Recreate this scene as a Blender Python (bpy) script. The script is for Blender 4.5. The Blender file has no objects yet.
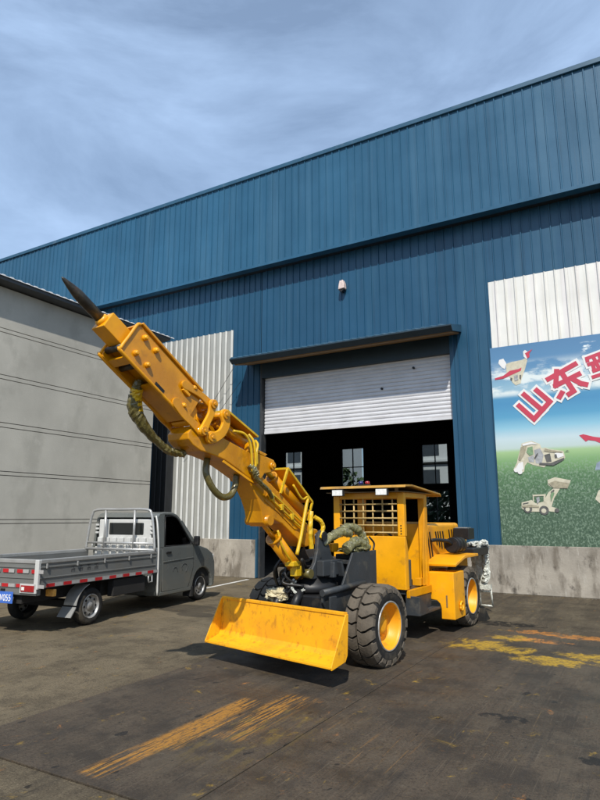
import bpy, bmesh, math, random
from mathutils import Vector, Matrix, noise
random.seed(7)
R = math.radians
sc = bpy.context.scene
col = sc.collection

# ------------------------------------------------------------------ camera
CAM_H = 1.6
cd = bpy.data.cameras.new('camera'); cam = bpy.data.objects.new('camera', cd); col.objects.link(cam)
cd.sensor_fit = 'HORIZONTAL'; cd.sensor_width = 36; cd.lens = 36.0
cd.clip_start = .05; cd.clip_end = 2000
cam.location = (0, 0, CAM_H)
cam.rotation_euler = (R(90 + 11.03), 0, R(29.9))
sc.camera = cam

# ------------------------------------------------------------------ light and sky
SUN_TRAVEL = Vector((-.40, .84, -1.0)).normalized()
el = math.asin(-SUN_TRAVEL.z); az = math.atan2(-SUN_TRAVEL.x, -SUN_TRAVEL.y)
sl = bpy.data.lights.new('sun', 'SUN'); sl.energy = 5.0; sl.angle = R(.5); sl.color = (1, .95, .86)
sun = bpy.data.objects.new('sun', sl); col.objects.link(sun)
sun.rotation_euler = SUN_TRAVEL.to_track_quat('-Z', 'Y').to_euler()
sun.location = (10, -20, 25)
w = bpy.data.worlds.new('World'); sc.world = w; w.use_nodes = True
nt = w.node_tree; N = nt.nodes; Lk = nt.links
for n_ in list(N): N.remove(n_)
out = N.new('ShaderNodeOutputWorld'); bg = N.new('ShaderNodeBackground')
sky = N.new('ShaderNodeTexSky'); sky.sky_type = 'NISHITA'; sky.sun_disc = False
sky.sun_elevation = el; sky.sun_rotation = az; sky.air_density = 1.15; sky.dust_density = .35; sky.ozone_density = 1.6
tc = N.new('ShaderNodeTexCoord')
mp = N.new('ShaderNodeMapping'); mp.inputs['Scale'].default_value = (1.0, 1.5, 3.2); mp.inputs['Rotation'].default_value = (.3, .2, .9)
nz = N.new('ShaderNodeTexNoise'); nz.inputs['Scale'].default_value = 2.1; nz.inputs['Detail'].default_value = 8; nz.inputs['Roughness'].default_value = .58; nz.inputs['Distortion'].default_value = .5
cr = N.new('ShaderNodeValToRGB'); cr.color_ramp.elements[0].position = .36; cr.color_ramp.elements[1].position = .80
cr.color_ramp.elements[0].color = (.26, .26, .26, 1); cr.color_ramp.elements[1].color = (.80, .80, .80, 1)
mx = N.new('ShaderNodeMix'); mx.data_type = 'RGBA'; mx.inputs['B'].default_value = (5.4, 7.4, 10.6, 1)
Lk.new(tc.outputs['Generated'], mp.inputs['Vector']); Lk.new(mp.outputs['Vector'], nz.inputs['Vector'])
Lk.new(nz.outputs['Fac'], cr.inputs['Fac']); Lk.new(cr.outputs['Color'], mx.inputs['Factor'])
Lk.new(sky.outputs['Color'], mx.inputs['A']); Lk.new(mx.outputs['Result'], bg.inputs['Color'])
bg.inputs['Strength'].default_value = .118
Lk.new(bg.outputs['Background'], out.inputs['Surface'])
sc.view_settings.view_transform = 'Standard'; sc.view_settings.look = 'None'
sc.view_settings.exposure = 0.0; sc.view_settings.gamma = 1; sc.view_settings.use_curve_mapping = False

# ------------------------------------------------------------------ materials
MATS = {}
def mat(name, base, rough=.5, metal=0, var=.12, scale=2.5, patches=None, bump=0, bscale=60, stretch=None, coat=0, spec=.5, sheet=0):
    """weathered procedural surface: broad tone variation, optional dirt (grime: colour, amount, scale, stretch), fine relief"""
    m = bpy.data.materials.new(name); m.use_nodes = True; MATS[name] = m
    t = m.node_tree; n = t.nodes; l = t.links
    b = n['Principled BSDF']; b.inputs['Metallic'].default_value = metal
    b.inputs['Specular IOR Level'].default_value = spec
    if coat: b.inputs['Coat Weight'].default_value = coat; b.inputs['Coat Roughness'].default_value = .15
    tcn = n.new('ShaderNodeTexCoord'); geo = n.new('ShaderNodeNewGeometry')
    def nzn(sc_, det=5, st=None, off=0):
        mpn = n.new('ShaderNodeMapping'); x = n.new('ShaderNodeTexNoise')
        mpn.inputs['Scale'].default_value = st or (1, 1, 1); mpn.inputs['Location'].default_value = (off, off * 1.7, off * .6)
        x.inputs['Scale'].default_value = sc_; x.inputs['Detail'].default_value = det; x.inputs['Roughness'].default_value = .6
        l.new(geo.outputs['Position'], mpn.inputs['Vector']); l.new(mpn.outputs['Vector'], x.inputs['Vector']); return x
    x1 = nzn(scale, 6, stretch)
    r1 = n.new('ShaderNodeMapRange'); r1.inputs['From Min'].default_value = .3; r1.inputs['From Max'].default_value = .7
    r1.inputs['To Min'].default_value = 1 - var; r1.inputs['To Max'].default_value = 1 + var
    l.new(x1.outputs['Fac'], r1.inputs['Value'])
    mulc = n.new('ShaderNodeMix'); mulc.data_type = 'RGBA'; mulc.blend_type = 'MULTIPLY'; mulc.inputs['Factor'].default_value = 1
    mulc.inputs['A'].default_value = (*base, 1); l.new(r1.outputs['Result'], mulc.inputs['B'])
    cur = mulc.outputs['Result']
    if sheet:
        oi = n.new('ShaderNodeObjectInfo'); ro = n.new('ShaderNodeMapRange'); ro.inputs['To Min'].default_value = 1 - sheet; ro.inputs['To Max'].default_value = 1 + sheet
        l.new(oi.outputs['Random'], ro.inputs['Value']); ms = n.new('ShaderNodeMix'); ms.data_type = 'RGBA'; ms.blend_type = 'MULTIPLY'; ms.inputs['Factor'].default_value = 1
        l.new(cur, ms.inputs['A']); l.new(ro.outputs['Result'], ms.inputs['B']); cur = ms.outputs['Result']
    rr = n.new('ShaderNodeMapRange'); rr.inputs['To Min'].default_value = max(.03, rough - .1); rr.inputs['To Max'].default_value = min(1, rough + .12)
    l.new(x1.outputs['Fac'], rr.inputs['Value']); l.new(rr.outputs['Result'], b.inputs['Roughness'])
    for k, d in enumerate(patches or []):
        dc, amt, ds = d[0], d[1], d[2]; st = d[3] if len(d) > 3 else None; th = d[4] if len(d) > 4 else .52
        xd = nzn(ds, 9, st, 3.3 + k * 5.1)
        rd = n.new('ShaderNodeMapRange'); rd.interpolation_type = 'SMOOTHSTEP'
        rd.inputs['From Min'].default_value = th; rd.inputs['From Max'].default_value = th + .16
        rd.inputs['To Max'].default_value = amt; l.new(xd.outputs['Fac'], rd.inputs['Value'])
        md = n.new('ShaderNodeMix'); md.data_type = 'RGBA'; md.inputs['B'].default_value = (*dc, 1)
        l.new(rd.outputs['Result'], md.inputs['Factor']); l.new(cur, md.inputs['A']); cur = md.outputs['Result']
    l.new(cur, b.inputs['Base Color'])
    if bump:
        xb = nzn(bscale, 4); bp = n.new('ShaderNodeBump'); bp.inputs['Strength'].default_value = bump; bp.inputs['Distance'].default_value = .01
        l.new(xb.outputs['Fac'], bp.inputs['Height']); l.new(bp.outputs['Normal'], b.inputs['Normal'])
    return m

GRIME = (.05, .04, .03); DUST = (.22, .18, .12); RUST = (.16, .06, .02)
mat('yellow', (.80, .352, .002), .38, 0, .14, 2.2, [((.50, .19, .01), .4, 1.6, None, .47), (GRIME, .34, 6, None, .57), (DUST, .20, 2.2, None, .57), (RUST, .35, 16, None, .66)], .10, 70)
mat('yellow_boom', (.60, .252, .0015), .28, 0, .20, 2.6, [((.42, .155, .002), .55, 1.8, None, .48), ((.10, .05, .012), .45, 5, None, .56)], .16, 45, coat=.25)
mat('yellow_rim', (.78, .34, .01), .45, 0, .1, 4, [(GRIME, .35, 9, None, .55)], .1, 60)
mat('blade_yellow', (.82, .375, .005), .5, 0, .08, 2.0, [((.34, .13, .015), .65, 20, (1, 1, .6), .53), (GRIME, .30, 4, None, .54), (GRIME, .5, 45, (1, 1, .5), .60), ((.62, .26, .01), .5, 1.5, None, .48)], .15, 40)
mat('dark_grey', (.030, .034, .038), .5, 0, .2, 4, [(DUST, .22, 6, None, .55)], .15, 50)
mat('black_steel', (.012, .012, .013), .45, .2, .2, 5, [(DUST, .12, 7, None, .56)], .1, 60)
mat('worn_steel', (.055, .05, .042), .42, .6, .3, 14, [((.16, .12, .06), .7, 7, None, .52), (RUST, .4, 18, None, .55)], .3, 40)
mat('chrome', (.62, .6, .56), .2, 1, .1, 8)
mat('rubber', (.018, .017, .016), .8, 0, .25, 9, [(DUST, .25, 4, None, .5)], .35, 70, spec=.3)
mat('tread', (.105, .088, .068), .85, 0, .2, 8, [((.14, .115, .085), .5, 5, None, .47), ((.02, .018, .016), .45, 13, None, .56)], .4, 60, spec=.25)
mat('hose_black', (.012, .012, .012), .45, 0, .1, 8)
mat('hose_yellow', (.60, .37, .008), .35, 0, .15, 12, [((.35, .3, .05), .5, 22, None, .5)], .2, 50)
mat('hose_olive', (.105, .085, .022), .30, 0, .15, 12, [((.22, .18, .06), .4, 22, None, .56)], .5, 60, coat=.3)  # lighter patches painted in as highlights
mat('plastic_wrap', (.17, .155, .06), .14, 0, .4, 14, [((.55, .53, .42), .7, 30, None, .56), ((.04, .04, .02), .7, 17, None, .52)], 1.0, 38, coat=.8)  # pale patches paint silvery glints onto the crinkled plastic
mat('white_wrap', (.55, .56, .50), .18, 0, .3, 18, [((.12, .13, .10), .7, 22, None, .52)], .8, 45, coat=.6)
mat('cream_wrap', (.52, .45, .28), .3, 0, .25, 18, [((.12, .1, .05), .5, 25, None, .55)], .8, 50)
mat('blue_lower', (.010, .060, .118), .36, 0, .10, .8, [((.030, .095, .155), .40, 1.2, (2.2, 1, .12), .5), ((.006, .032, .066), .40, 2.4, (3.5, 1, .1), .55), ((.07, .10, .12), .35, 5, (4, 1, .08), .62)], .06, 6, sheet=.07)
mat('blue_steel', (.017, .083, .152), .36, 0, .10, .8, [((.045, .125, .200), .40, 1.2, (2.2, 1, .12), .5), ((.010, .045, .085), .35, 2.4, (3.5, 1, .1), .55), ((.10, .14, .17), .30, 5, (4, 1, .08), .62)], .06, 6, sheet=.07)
mat('blue_trim', (.020, .075, .130), .4, 0, .1, 1.5, [((.12, .16, .2), .3, 3, None, .55)])
mat('awning_shaded', (.012, .030, .046), .5, 0, .15, 2)  # dark navy paints in the shade below the awning and on its fascia
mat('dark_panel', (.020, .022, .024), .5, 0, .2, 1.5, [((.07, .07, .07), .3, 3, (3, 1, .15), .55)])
mat('frp_strip', (.13, .13, .125), .6)
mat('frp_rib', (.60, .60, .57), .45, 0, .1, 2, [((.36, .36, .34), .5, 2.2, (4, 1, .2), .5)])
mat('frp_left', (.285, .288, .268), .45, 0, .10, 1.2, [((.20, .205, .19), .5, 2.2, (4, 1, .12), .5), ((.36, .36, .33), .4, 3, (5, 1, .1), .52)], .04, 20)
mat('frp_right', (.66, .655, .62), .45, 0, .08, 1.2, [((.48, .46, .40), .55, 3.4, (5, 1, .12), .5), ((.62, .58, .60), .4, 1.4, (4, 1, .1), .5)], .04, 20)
mat('plinth', (.31, .28, .235), .9, 0, .28, 1.4, [((.13, .11, .085), .8, 1.7, (1.6, 1, .6), .48), ((.44, .41, .36), .6, 4.5, (3, 1, .5), .55), ((.05, .042, .035), .85, 2.6, (1.5, 1, 1.0), .56)], .5, 22, spec=.2)
mat('shutter', (.60, .60, .62), .40, .15, .08, 2, [((.42, .40, .40), .45, 2.4, (.6, 1, 4), .53), (RUST, .5, 20, (1, 1, 2), .70)], .05, 40)
mat('plaster', (.44, .42, .365), .93, 0, .12, .7, [((.34, .325, .28), .55, 1.5, (1, 1, .6), .5), ((.52, .495, .435), .4, 3.2, None, .56)], .25, 30, spec=.2)
mat('groove_dark', (.05, .048, .045), .9)
mat('eave_white', (.72, .72, .72), .5, 0, .1, 4)
mat('eave_dark', (.06, .065, .07), .6, 0, .2, 3)
mat('interior_dark', (.014, .014, .016), .85, 0, .2, 1, spec=.1)  # walls coloured almost black to stand for the unlit hall
mat('floor_inside', (.10, .09, .075), .85, 0, .3, 1.3, [((.04, .035, .03), .6, 1.8, None, .5)])
mat('white_paint', (.62, .61, .58), .6, 0, .15, 5, [(DUST, .5, 9, None, .5)])
mat('window_frame', (.45, .46, .47), .5)
mat('far_wall', (.62, .62, .60), .8, 0, .06, .3)
mat('far_window', (.06, .07, .08), .3)
mat('truck_paint', (.165, .175, .165), .26, .35, .05, 1.2, [((.25, .22, .17), .35, 2.4, None, .52)], 0, coat=.4)
mat('truck_bed', (.15, .152, .145), .5, .1, .10, 2, [((.16, .15, .13), .55, 3.2, (1, 1, 1), .5), (RUST, .35, 22, None, .68)], .06, 30)
mat('truck_rail', (.42, .42, .41), .38, .5, .1, 4, [(DUST, .3, 8, None, .55)])
mat('truck_white', (.58, .58, .56), .4, .2, .1, 4)
mat('truck_under', (.014, .013, .012), .85, 0, .2, 5)
mat('silver', (.42, .41, .39), .4, .55, .12, 6, [(GRIME, .5, 12, None, .5)])
mat('red_reflector', (.42, .015, .02), .3, 0, .12, 20)
mat('white_reflector', (.34, .33, .32), .4, 0, .12, 20)
mat('lamp_red', (.30, .012, .014), .15, 0, .2, 60, coat=.5)
mat('lamp_shade', (.62, .50, .46), .5, 0, .25, 12)
mat('lamp_amber', (.75, .38, .08), .2, 0, .2, 40, coat=.5)
mat('lamp_white', (.75, .75, .72), .25, 0, .15, 40, coat=.5)
mat('lamp_blue', (.012, .012, .12), .2, 0, .1, 40, coat=.5)
mat('plate_blue', (.05, .14, .50), .35, 0, .06, 10)
mat('text_white', (.78, .78, .78), .5, 0, .05, 10)
mat('text_dark', (.06, .06, .06), .5, 0, .05, 10)
mat('roof_paint', (.42, .22, .03), .5, 0, .2, 3, [(DUST, .4, 5, None, .5), ((.16, .08, .02), .5, 3, None, .5)])
mat('brown_roof', (.22, .13, .05), .55, 0, .2, 4, [(DUST, .4, 5, None, .5)])
mat('auto_glass', (.010, .012, .012), .06, 0, .05, 4, spec=.8)
mat('seat', (.075, .07, .05), .7, 0, .1, 10)
mat('grille', (.46, .32, .12), .45, .1, .2, 20, [(RUST, .4, 30, None, .5)])
mat('print_red', (.46, .04, .075), .5, 0, .06, 4)
mat('print_white', (.66, .66, .65), .5, 0, .04, 4)
mat('print_cream', (.50, .47, .36), .5, 0, .15, 9, [((.40, .36, .26), .5, 14, None, .52)])
mat('print_grey', (.30, .31, .32), .5, 0, .3, 14)
mat('print_greyblue', (.22, .27, .34), .5, 0, .2, 9)
mat('print_dark', (.09, .09, .085), .5, 0, .3, 14)
mat('grit', (.12, .105, .08), .95, 0, .4, 30)
mat('wire', (.02, .02, .02), .6)
mat('leaf', (.055, .085, .03), .8, 0, .35, 3)
mat('bark', (.08, .06, .04), .9)
def glass_mat(name, tint, mixf):
    m = bpy.data.materials.new(name); m.use_nodes = True; MATS[name] = m
    t = m.node_tree; n = t.nodes; l = t.links
    b = n['Principled BSDF']; n.remove(b)
    o = n['Material Output']; tr = n.new('ShaderNodeBsdfTransparent'); gl = n.new('ShaderNodeBsdfGlossy'); ms = n.new('ShaderNodeMixShader'); fr = n.new('ShaderNodeFresnel')
    tr.inputs['Color'].default_value = (*tint, 1); gl.inputs['Roughness'].default_value = .04; gl.inputs['Color'].default_value = (.9, .9, .9, 1)
    fr.inputs['IOR'].default_value = mixf
    l.new(fr.outputs['Fac'], ms.inputs['Fac']); l.new(tr.outputs['BSDF'], ms.inputs[1]); l.new(gl.outputs['BSDF'], ms.inputs[2]); l.new(ms.outputs['Shader'], o.inputs['Surface'])
glass_mat('window_glass', (.62, .66, .68), 1.3)
glass_mat('truck_glass', (.80, .84, .82), 1.45)

# ------------------------------------------------------------------ mesh building
class MB:
    def __init__(s): s.v = []; s.f = []; s.sm = []
    def add(s, vs, fs, smooth=False):
        o = len(s.v); s.v += [tuple(p) for p in vs]; s.f += [tuple(i + o for i in f) for f in fs]; s.sm += [smooth] * len(fs); return s
    def box(s, x0, x1, y0, y1, z0, z1):
        return s.add([(x0,y0,z0),(x1,y0,z0),(x1,y1,z0),(x0,y1,z0),(x0,y0,z1),(x1,y0,z1),(x1,y1,z1),(x0,y1,z1)],
                     [(0,3,2,1),(4,5,6,7),(0,1,5,4),(1,2,6,5),(2,3,7,6),(3,0,4,7)])
    def beam(s, p0, p1, wd, ht, up=(0,0,1)):
        p0 = Vector(p0); p1 = Vector(p1); d = (p1 - p0).normalized(); u = Vector(up)
        if abs(d.dot(u)) > .99: u = Vector((0, 1, 0))
        r = d.cross(u).normalized(); u = r.cross(d)
        vs = [p + r * a * wd / 2 + u * b * ht / 2 for p in (p0, p1) for a, b in ((-1,-1),(1,-1),(1,1),(-1,1))]
        return s.add(vs, [(0,3,2,1),(4,5,6,7),(0,1,5,4),(1,2,6,5),(2,3,7,6),(3,0,4,7)])
    def prism(s, prof, t0, t1, axis=1):
        """profile of (a, b) extruded along `axis` (1: a=x b=z, 0: a=y b=z, 2: a=x b=y)"""
        n = len(prof)
        def P(a, b, t): return (a, t, b) if axis == 1 else ((t, a, b) if axis == 0 else (a, b, t))
        vs = [P(a, b, t0) for a, b in prof] + [P(a, b, t1) for a, b in prof]
        fs = [tuple(range(n)), tuple(range(2*n-1, n-1, -1))] + [(i, (i+1) % n, n + (i+1) % n, n + i) for i in range(n)]
        return s.add(vs, fs)
    def cyl(s, p0, p1, r0, r1=None, n=16, caps=True):
        r1 = r0 if r1 is None else r1; p0 = Vector(p0); p1 = Vector(p1); d = (p1 - p0).normalized()
        u = d.orthogonal().normalized(); v = d.cross(u)
        vs = []
        for p, r in ((p0, r0), (p1, r1)):
            vs += [p + (u * math.cos(2*math.pi*i/n) + v * math.sin(2*math.pi*i/n)) * r for i in range(n)]
        s.add(vs, [(i, (i+1) % n, n + (i+1) % n, n + i) for i in range(n)], True)
        if caps:
            s.add(vs[:n], [tuple(range(n-1, -1, -1))]); s.add(vs[n:], [tuple(range(n))])
        return s
    def tube(s, path, r, n=8, sub=6, jit=0, rf=None, crease=0):
        P = [Vector(p) for p in path]
        pts = []
        if sub > 1 and len(P) > 2:
            E = [P[0]*2 - P[1]] + P + [P[-1]*2 - P[-2]]
            for i in range(1, len(E) - 2):
                a, b, c, d = E[i-1:i+3]
                for k in range(sub):
                    t = k / sub
                    pts.append(.5 * ((2*b) + (c-a)*t + (2*a-5*b+4*c-d)*t*t + (3*b-a-3*c+d)*t**3))
            pts.append(P[-1])
        else: pts = P
        vs = []; u = None; m = len(pts)
        for i, p in enumerate(pts):
            d = (pts[min(i+1, m-1)] - pts[max(i-1, 0)]).normalized()
            u = d.orthogonal().normalized() if u is None else (u - d * u.dot(d)).normalized()
            v = d.cross(u); rad = r * (rf(i/(m-1)) if rf else 1)
            for k in range(n):
                a = 2*math.pi*k/n; q = p + (u*math.cos(a) + v*math.sin(a)) * rad
                if crease: q = p + (q - p) * (1 + crease * (noise.noise(q * 21) + .7 * noise.noise(q * 47)))
                if jit: q += Vector((random.uniform(-1,1), random.uniform(-1,1), random.uniform(-1,1))) * jit
                vs.append(q)
        fs = [(i*n+k, i*n+(k+1) % n, (i+1)*n+(k+1) % n, (i+1)*n+k) for i in range(m-1) for k in range(n)]
        s.add(vs, fs, jit == 0)
        s.add(vs[:n], [tuple(range(n-1, -1, -1))]); s.add(vs[-n:], [tuple(range(n))])
        return s
    def lathe(s, prof, c, axis, n=32):
        """prof: (radius, offset along axis)"""
        c = Vector(c); d = Vector(axis).normalized(); u = d.orthogonal().normalized(); v = d.cross(u); m = len(prof); vs = []
        for r, h in prof:
            vs += [c + d*h + (u*math.cos(2*math.pi*i/n) + v*math.sin(2*math.pi*i/n)) * r for i in range(n)]
        s.add(vs, [(j*n+i, j*n+(i+1) % n, (j+1)*n+(i+1) % n, (j+1)*n+i) for j in range(m-1) for i in range(n)], True)
        return s
    def build(s, name, material, parent=None, xf=None, bevel=0, seg=2, loc=None):
        me = bpy.data.meshes.new(name)
        vs = [xf(p) for p in s.v] if xf else s.v
        me.from_pydata(vs, [], s.f)
        for i, p in enumerate(me.polygons): p.use_smooth = s.sm[i]
        bm = bmesh.new(); bm.from_mesh(me)
        bmesh.ops.remove_doubles(bm, verts=bm.verts, dist=1e-5)
        bmesh.ops.recalc_face_normals(bm, faces=bm.faces); bm.to_mesh(me); bm.free()
        for e in me.edges: pass
        me.materials.append(MATS[material])
        o = bpy.data.objects.new(name, me); col.objects.link(o)
        if parent is not None: o.parent = parent
        if loc is not None: o.location = loc
        if bevel:
            b = o.modifiers.new('bevel', 'BEVEL'); b.width = bevel; b.segments = seg; b.limit_method = 'ANGLE'; b.angle_limit = R(38)
        return o
def put(name, mesh, parent=None, loc=None, rot=None, scale=None):
    o = bpy.data.objects.new(name, mesh); col.objects.link(o); o.parent = parent
    if loc is not None: o.location = loc
    if rot is not None: o.rotation_euler = rot
    if scale is not None: o.scale = scale
    return o
def empty(name, loc, rz=0):
    o = bpy.data.objects.new(name, None); col.objects.link(o); o.location = loc; o.rotation_euler = (0, 0, rz); o.empty_display_size = .2; return o
def tag(o, label, cat, group=None, kind=None):
    o['label'] = label; o['category'] = cat
    if group: o['group'] = group
    if kind: o['kind'] = kind
    return o
def struct(o): o['kind'] = 'structure'; return o

# ================================================================== GROUND
def ground_material(name, base, plate=False):
    m = bpy.data.materials.new(name); m.use_nodes = True; MATS[name] = m
    t = m.node_tree; n = t.nodes; l = t.links; b = n['Principled BSDF']
    geo = n.new('ShaderNodeNewGeometry')
    def nzn(s_, det=6, st=(1,1,1), off=0, rgh=.6, dist=0, rz=0):
        mpn = n.new('ShaderNodeMapping'); mpn.inputs['Scale'].default_value = st; mpn.inputs['Location'].default_value = (off, off*1.3, 0); mpn.inputs['Rotation'].default_value = (0, 0, rz)
        x = n.new('ShaderNodeTexNoise'); x.inputs['Scale'].default_value = s_; x.inputs['Detail'].default_value = det; x.inputs['Roughness'].default_value = rgh; x.inputs['Distortion'].default_value = dist
        l.new(geo.outputs['Position'], mpn.inputs['Vector']); l.new(mpn.outputs['Vector'], x.inputs['Vector']); return x.outputs['Fac']
    def rng(v, a, b_, lo=0, hi=1):
        r = n.new('ShaderNodeMapRange'); r.interpolation_type = 'SMOOTHSTEP'; r.inputs['From Min'].default_value = a; r.inputs['From Max'].default_value = b_
        r.inputs['To Min'].default_value = lo; r.inputs['To Max'].default_value = hi; l.new(v, r.inputs['Value']); return r.outputs['Result']
    def mth(op, a, b_=None):
        x = n.new('ShaderNodeMath'); x.operation = op
        for i, v in enumerate((a, b_)):
            if v is None: continue
            if isinstance(v, (int, float)): x.inputs[i].default_value = v
            else: l.new(v, x.inputs[i])
        return x.outputs[0]
    sep = n.new('ShaderNodeSeparateXYZ'); l.new(geo.outputs['Position'], sep.inputs[0]); X, Y = sep.outputs['X'], sep.outputs['Y']
    def ell(cx, cy, rx, ry, soft=.5):
        """soft-edged blob, 1 in the middle"""
        dx = mth('DIVIDE', mth('SUBTRACT', X, cx), rx); dy = mth('DIVIDE', mth('SUBTRACT', Y, cy), ry)
        return rng(mth('SQRT', mth('ADD', mth('MULTIPLY', dx, dx), mth('MULTIPLY', dy, dy))), 1 - soft, 1 + soft, 1, 0)
    def boxm(x0, x1, y0, y1, e=.08):
        a = mth('MULTIPLY', rng(X, x0 - e, x0 + e), rng(X, x1 - e, x1 + e, 1, 0)); c = mth('MULTIPLY', rng(Y, y0 - e, y0 + e), rng(Y, y1 - e, y1 + e, 1, 0))
        return mth('MULTIPLY', a, c)
    col0 = n.new('ShaderNodeMix'); col0.data_type = 'RGBA'; col0.inputs['A'].default_value = (*[c*.80 for c in base], 1); col0.inputs['B'].default_value = (*[c*1.22 for c in base], 1)
    l.new(rng(nzn(.9, 8), .3, .7), col0.inputs['Factor']); cur = col0.outputs['Result']
    def over(cur, fac, c):
        md = n.new('ShaderNodeMix'); md.data_type = 'RGBA'; md.inputs['B'].default_value = (*c, 1); l.new(fac, md.inputs['Factor']); l.new(cur, md.inputs['A']); return md.outputs['Result']
    # worn, oil-soaked apron in front of the door
    ap = mth('MULTIPLY', rng(X, -5.1, -4.2), rng(Y, 2.2, 3.4)); ap = mth('MULTIPLY', ap, rng(nzn(.7, 7, off=9, rgh=.65), .22, .52, .55, 1))
    if not plate: cur = over(cur, mth('MULTIPLY', ap, .78), (.050, .039, .028))
    # grain, oily darkening, pale dust
    cur = over(cur, rng(nzn(70, 3), .50, .66, 0, .42), tuple(min(1, c*1.8) for c in base))
    cur = over(cur, rng(nzn(52, 3, off=4), .50, .64, 0, .55), tuple(c*.35 for c in base))
    cur = over(cur, rng(nzn(1.7, 8, (1,1,1), 7.7, .65), .46, .62, 0, .72 if plate else .42), (.028, .022, .016))
    cur = over(cur, rng(nzn(2.4, 9, (1, .35, 1), 2.2, .7), .50, .64, 0, .50 if plate else .45), (.165, .134, .086) if not plate else (.092, .073, .050))
    cur = over(cur, rng(nzn(7.5, 8, off=6, rgh=.7), .52, .68, 0, .45), (.028, .023, .018))
    cur = over(cur, rng(nzn(11, 7, off=1, rgh=.7), .56, .70, 0, .35), (.12, .10, .07))
    # tyre tracks running to the door
    cur = over(cur, mth('MULTIPLY', rng(nzn(2.6, 5, (2.4, .10, 1), 5, rz=.05), .52, .64, 0, .38), boxm(-4.6, 1.5, -5, 13.6, .6)), (.030, .026, .022))
    # scratches
    cur = over(cur, rng(nzn(9, 6, (6, .22, 1), 8, .75, rz=.35), .62, .68, 0, .35), (.15, .122, .085))
    cur = over(cur, rng(nzn(12, 5, (5, .12, 1), 18, .7, rz=-.9), .60, .66, 0, .35), (.13, .105, .075))
    cur = over(cur, rng(nzn(10, 6, (4, .15, 1), 28, .7, rz=.04), .58, .64, 0, .45), (.024, .020, .016))
    cur = over(cur, mth('MULTIPLY', rng(nzn(11, 6, (4, .10, 1), 38, .7, rz=-.02), .64, .69, 0, .45), boxm(-2.9, -.6, 3, 8, .5)), (.22, .14, .05))
    cur = over(cur, rng(nzn(9, 6, (.25, 5, 1), 12, .75, rz=.25), .66, .73, 0, .30), (.13, .11, .08))
    # small black oil drops
    cur = over(cur, mth('MULTIPLY', rng(nzn(6.5, 3, (1.2, .7, 1), 3, .45), .695, .715, 0, .8), boxm(-4.6, 1.2, 2.2, 8, .4)), (.012, .011, .010))
    oil = mth('MAXIMUM', ell(-1.18, 5.35, .19, .10, .6), mth('MAXIMUM', ell(-.45, 4.75, .12, .10, .7), ell(-2.2, 9.9, .7, .22, .6)))
    cur = over(cur, rng(mth('MULTIPLY', oil, rng(nzn(9, 7, rgh=.7), .38, .60)), .3, .5, 0, .88), (.010, .009, .008))
    # old wet stain by the pickup
    wet = mth('MAXIMUM', ell(-7.35, 8.72, .62, .42, .35), ell(-6.75, 8.25, .38, .22, .4))
    cur = over(cur, rng(mth('ADD', wet, mth('MULTIPLY', nzn(2.6, 5, off=6), .35)), .55, .78, 0, .62), (.030, .026, .021))
    # orange overspray and dragged paint
    st = nzn(24, 6, (1.9, .07, 1), 1.5, .68, rz=-.03); fine = nzn(60, 4, (1, .3, 1), 2.5)
    warp = mth('MULTIPLY', mth('SUBTRACT', nzn(3.2, 4, (1, .35, 1), 21), .5), .10)
    X0 = X; X = mth('ADD', X, warp)
    taper = rng(Y, 2.85, 4.1, .13, 0); st2 = mth('SUBTRACT', st, taper); tail = rng(Y, 4.2, 5.0, 0, .12); st3 = mth('SUBTRACT', st, tail)
    stroke = mth('MULTIPLY', boxm(-3.30, -3.11, 2.92, 4.75, .035), rng(mth('SUBTRACT', st2, tail), .365, .44))
    stroke = mth('MAXIMUM', stroke, mth('MULTIPLY', boxm(-3.13, -3.03, 3.5, 4.3, .03), rng(st, .50, .56)))
    stroke = mth('MAXIMUM', stroke, mth('MULTIPLY', boxm(-3.03, -2.72, 3.85, 5.05, .06), rng(st, .50, .57)))
    stroke = mth('MAXIMUM', stroke, mth('MULTIPLY', boxm(-2.90, -2.80, 3.95, 4.75, .03), rng(st, .45, .52)))
    stroke = mth('MAXIMUM', stroke, mth('MULTIPLY', boxm(-2.62, -2.2, 3.9, 5.3, .16), rng(st, .60, .72, 0, .5)))
    stroke = mth('MAXIMUM', stroke, mth('MULTIPLY', boxm(-1.9, -1.6, 3.9, 4.5, .1), rng(st, .56, .66, 0, .55)))
    stroke = mth('MULTIPLY', stroke, rng(fine, .36, .52, .3, 1))
    cur = over(cur, mth('MULTIPLY', stroke, .80), (.38, .175, .025))
    ol = mth('MULTIPLY', boxm(-3.0, -2.45, 3.5, 4.6, .3), rng(nzn(6, 6, (2.2, .6, 1), 9, .7), .50, .62, 0, .55))
    X = X0
    cur = over(cur, ol, (.16, .11, .022))
    sp = mth('MAXIMUM', ell(-2.05, 8.1, .40, .36, .7), mth('MAXIMUM', ell(-1.62, 8.0, .26, .24), mth('MAXIMUM', ell(-1.15, 7.62, .45, .24), mth('MAXIMUM', ell(-.62, 8.0, .5, .24), ell(-1.75, 8.75, .3, .25)))))
    spf = rng(mth('ADD', mth('MULTIPLY', sp, .30), mth('MULTIPLY', nzn(4.2, 9, (1, .8, 1), off=2, rgh=.74, dist=.6), 1.35)), .80, 1.02, 0, 1)
    spf = mth('MULTIPLY', spf, rng(nzn(30, 5, off=3, rgh=.7), .36, .56, .25, .85))
    cur = over(cur, spf, (.44, .27, .018))
    sp2 = mth('MAXIMUM', ell(-1.50, 9.35, .40, .22), mth('MAXIMUM', ell(-1.02, 9.25, .42, .24), ell(-1.4, 8.75, .35, .16)))
    spf2 = rng(mth('ADD', mth('MULTIPLY', sp2, .30), mth('MULTIPLY', nzn(4.8, 9, (1, .7, 1), off=5, rgh=.74, dist=.6), 1.35)), .82, 1.04, 0, 1)
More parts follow.
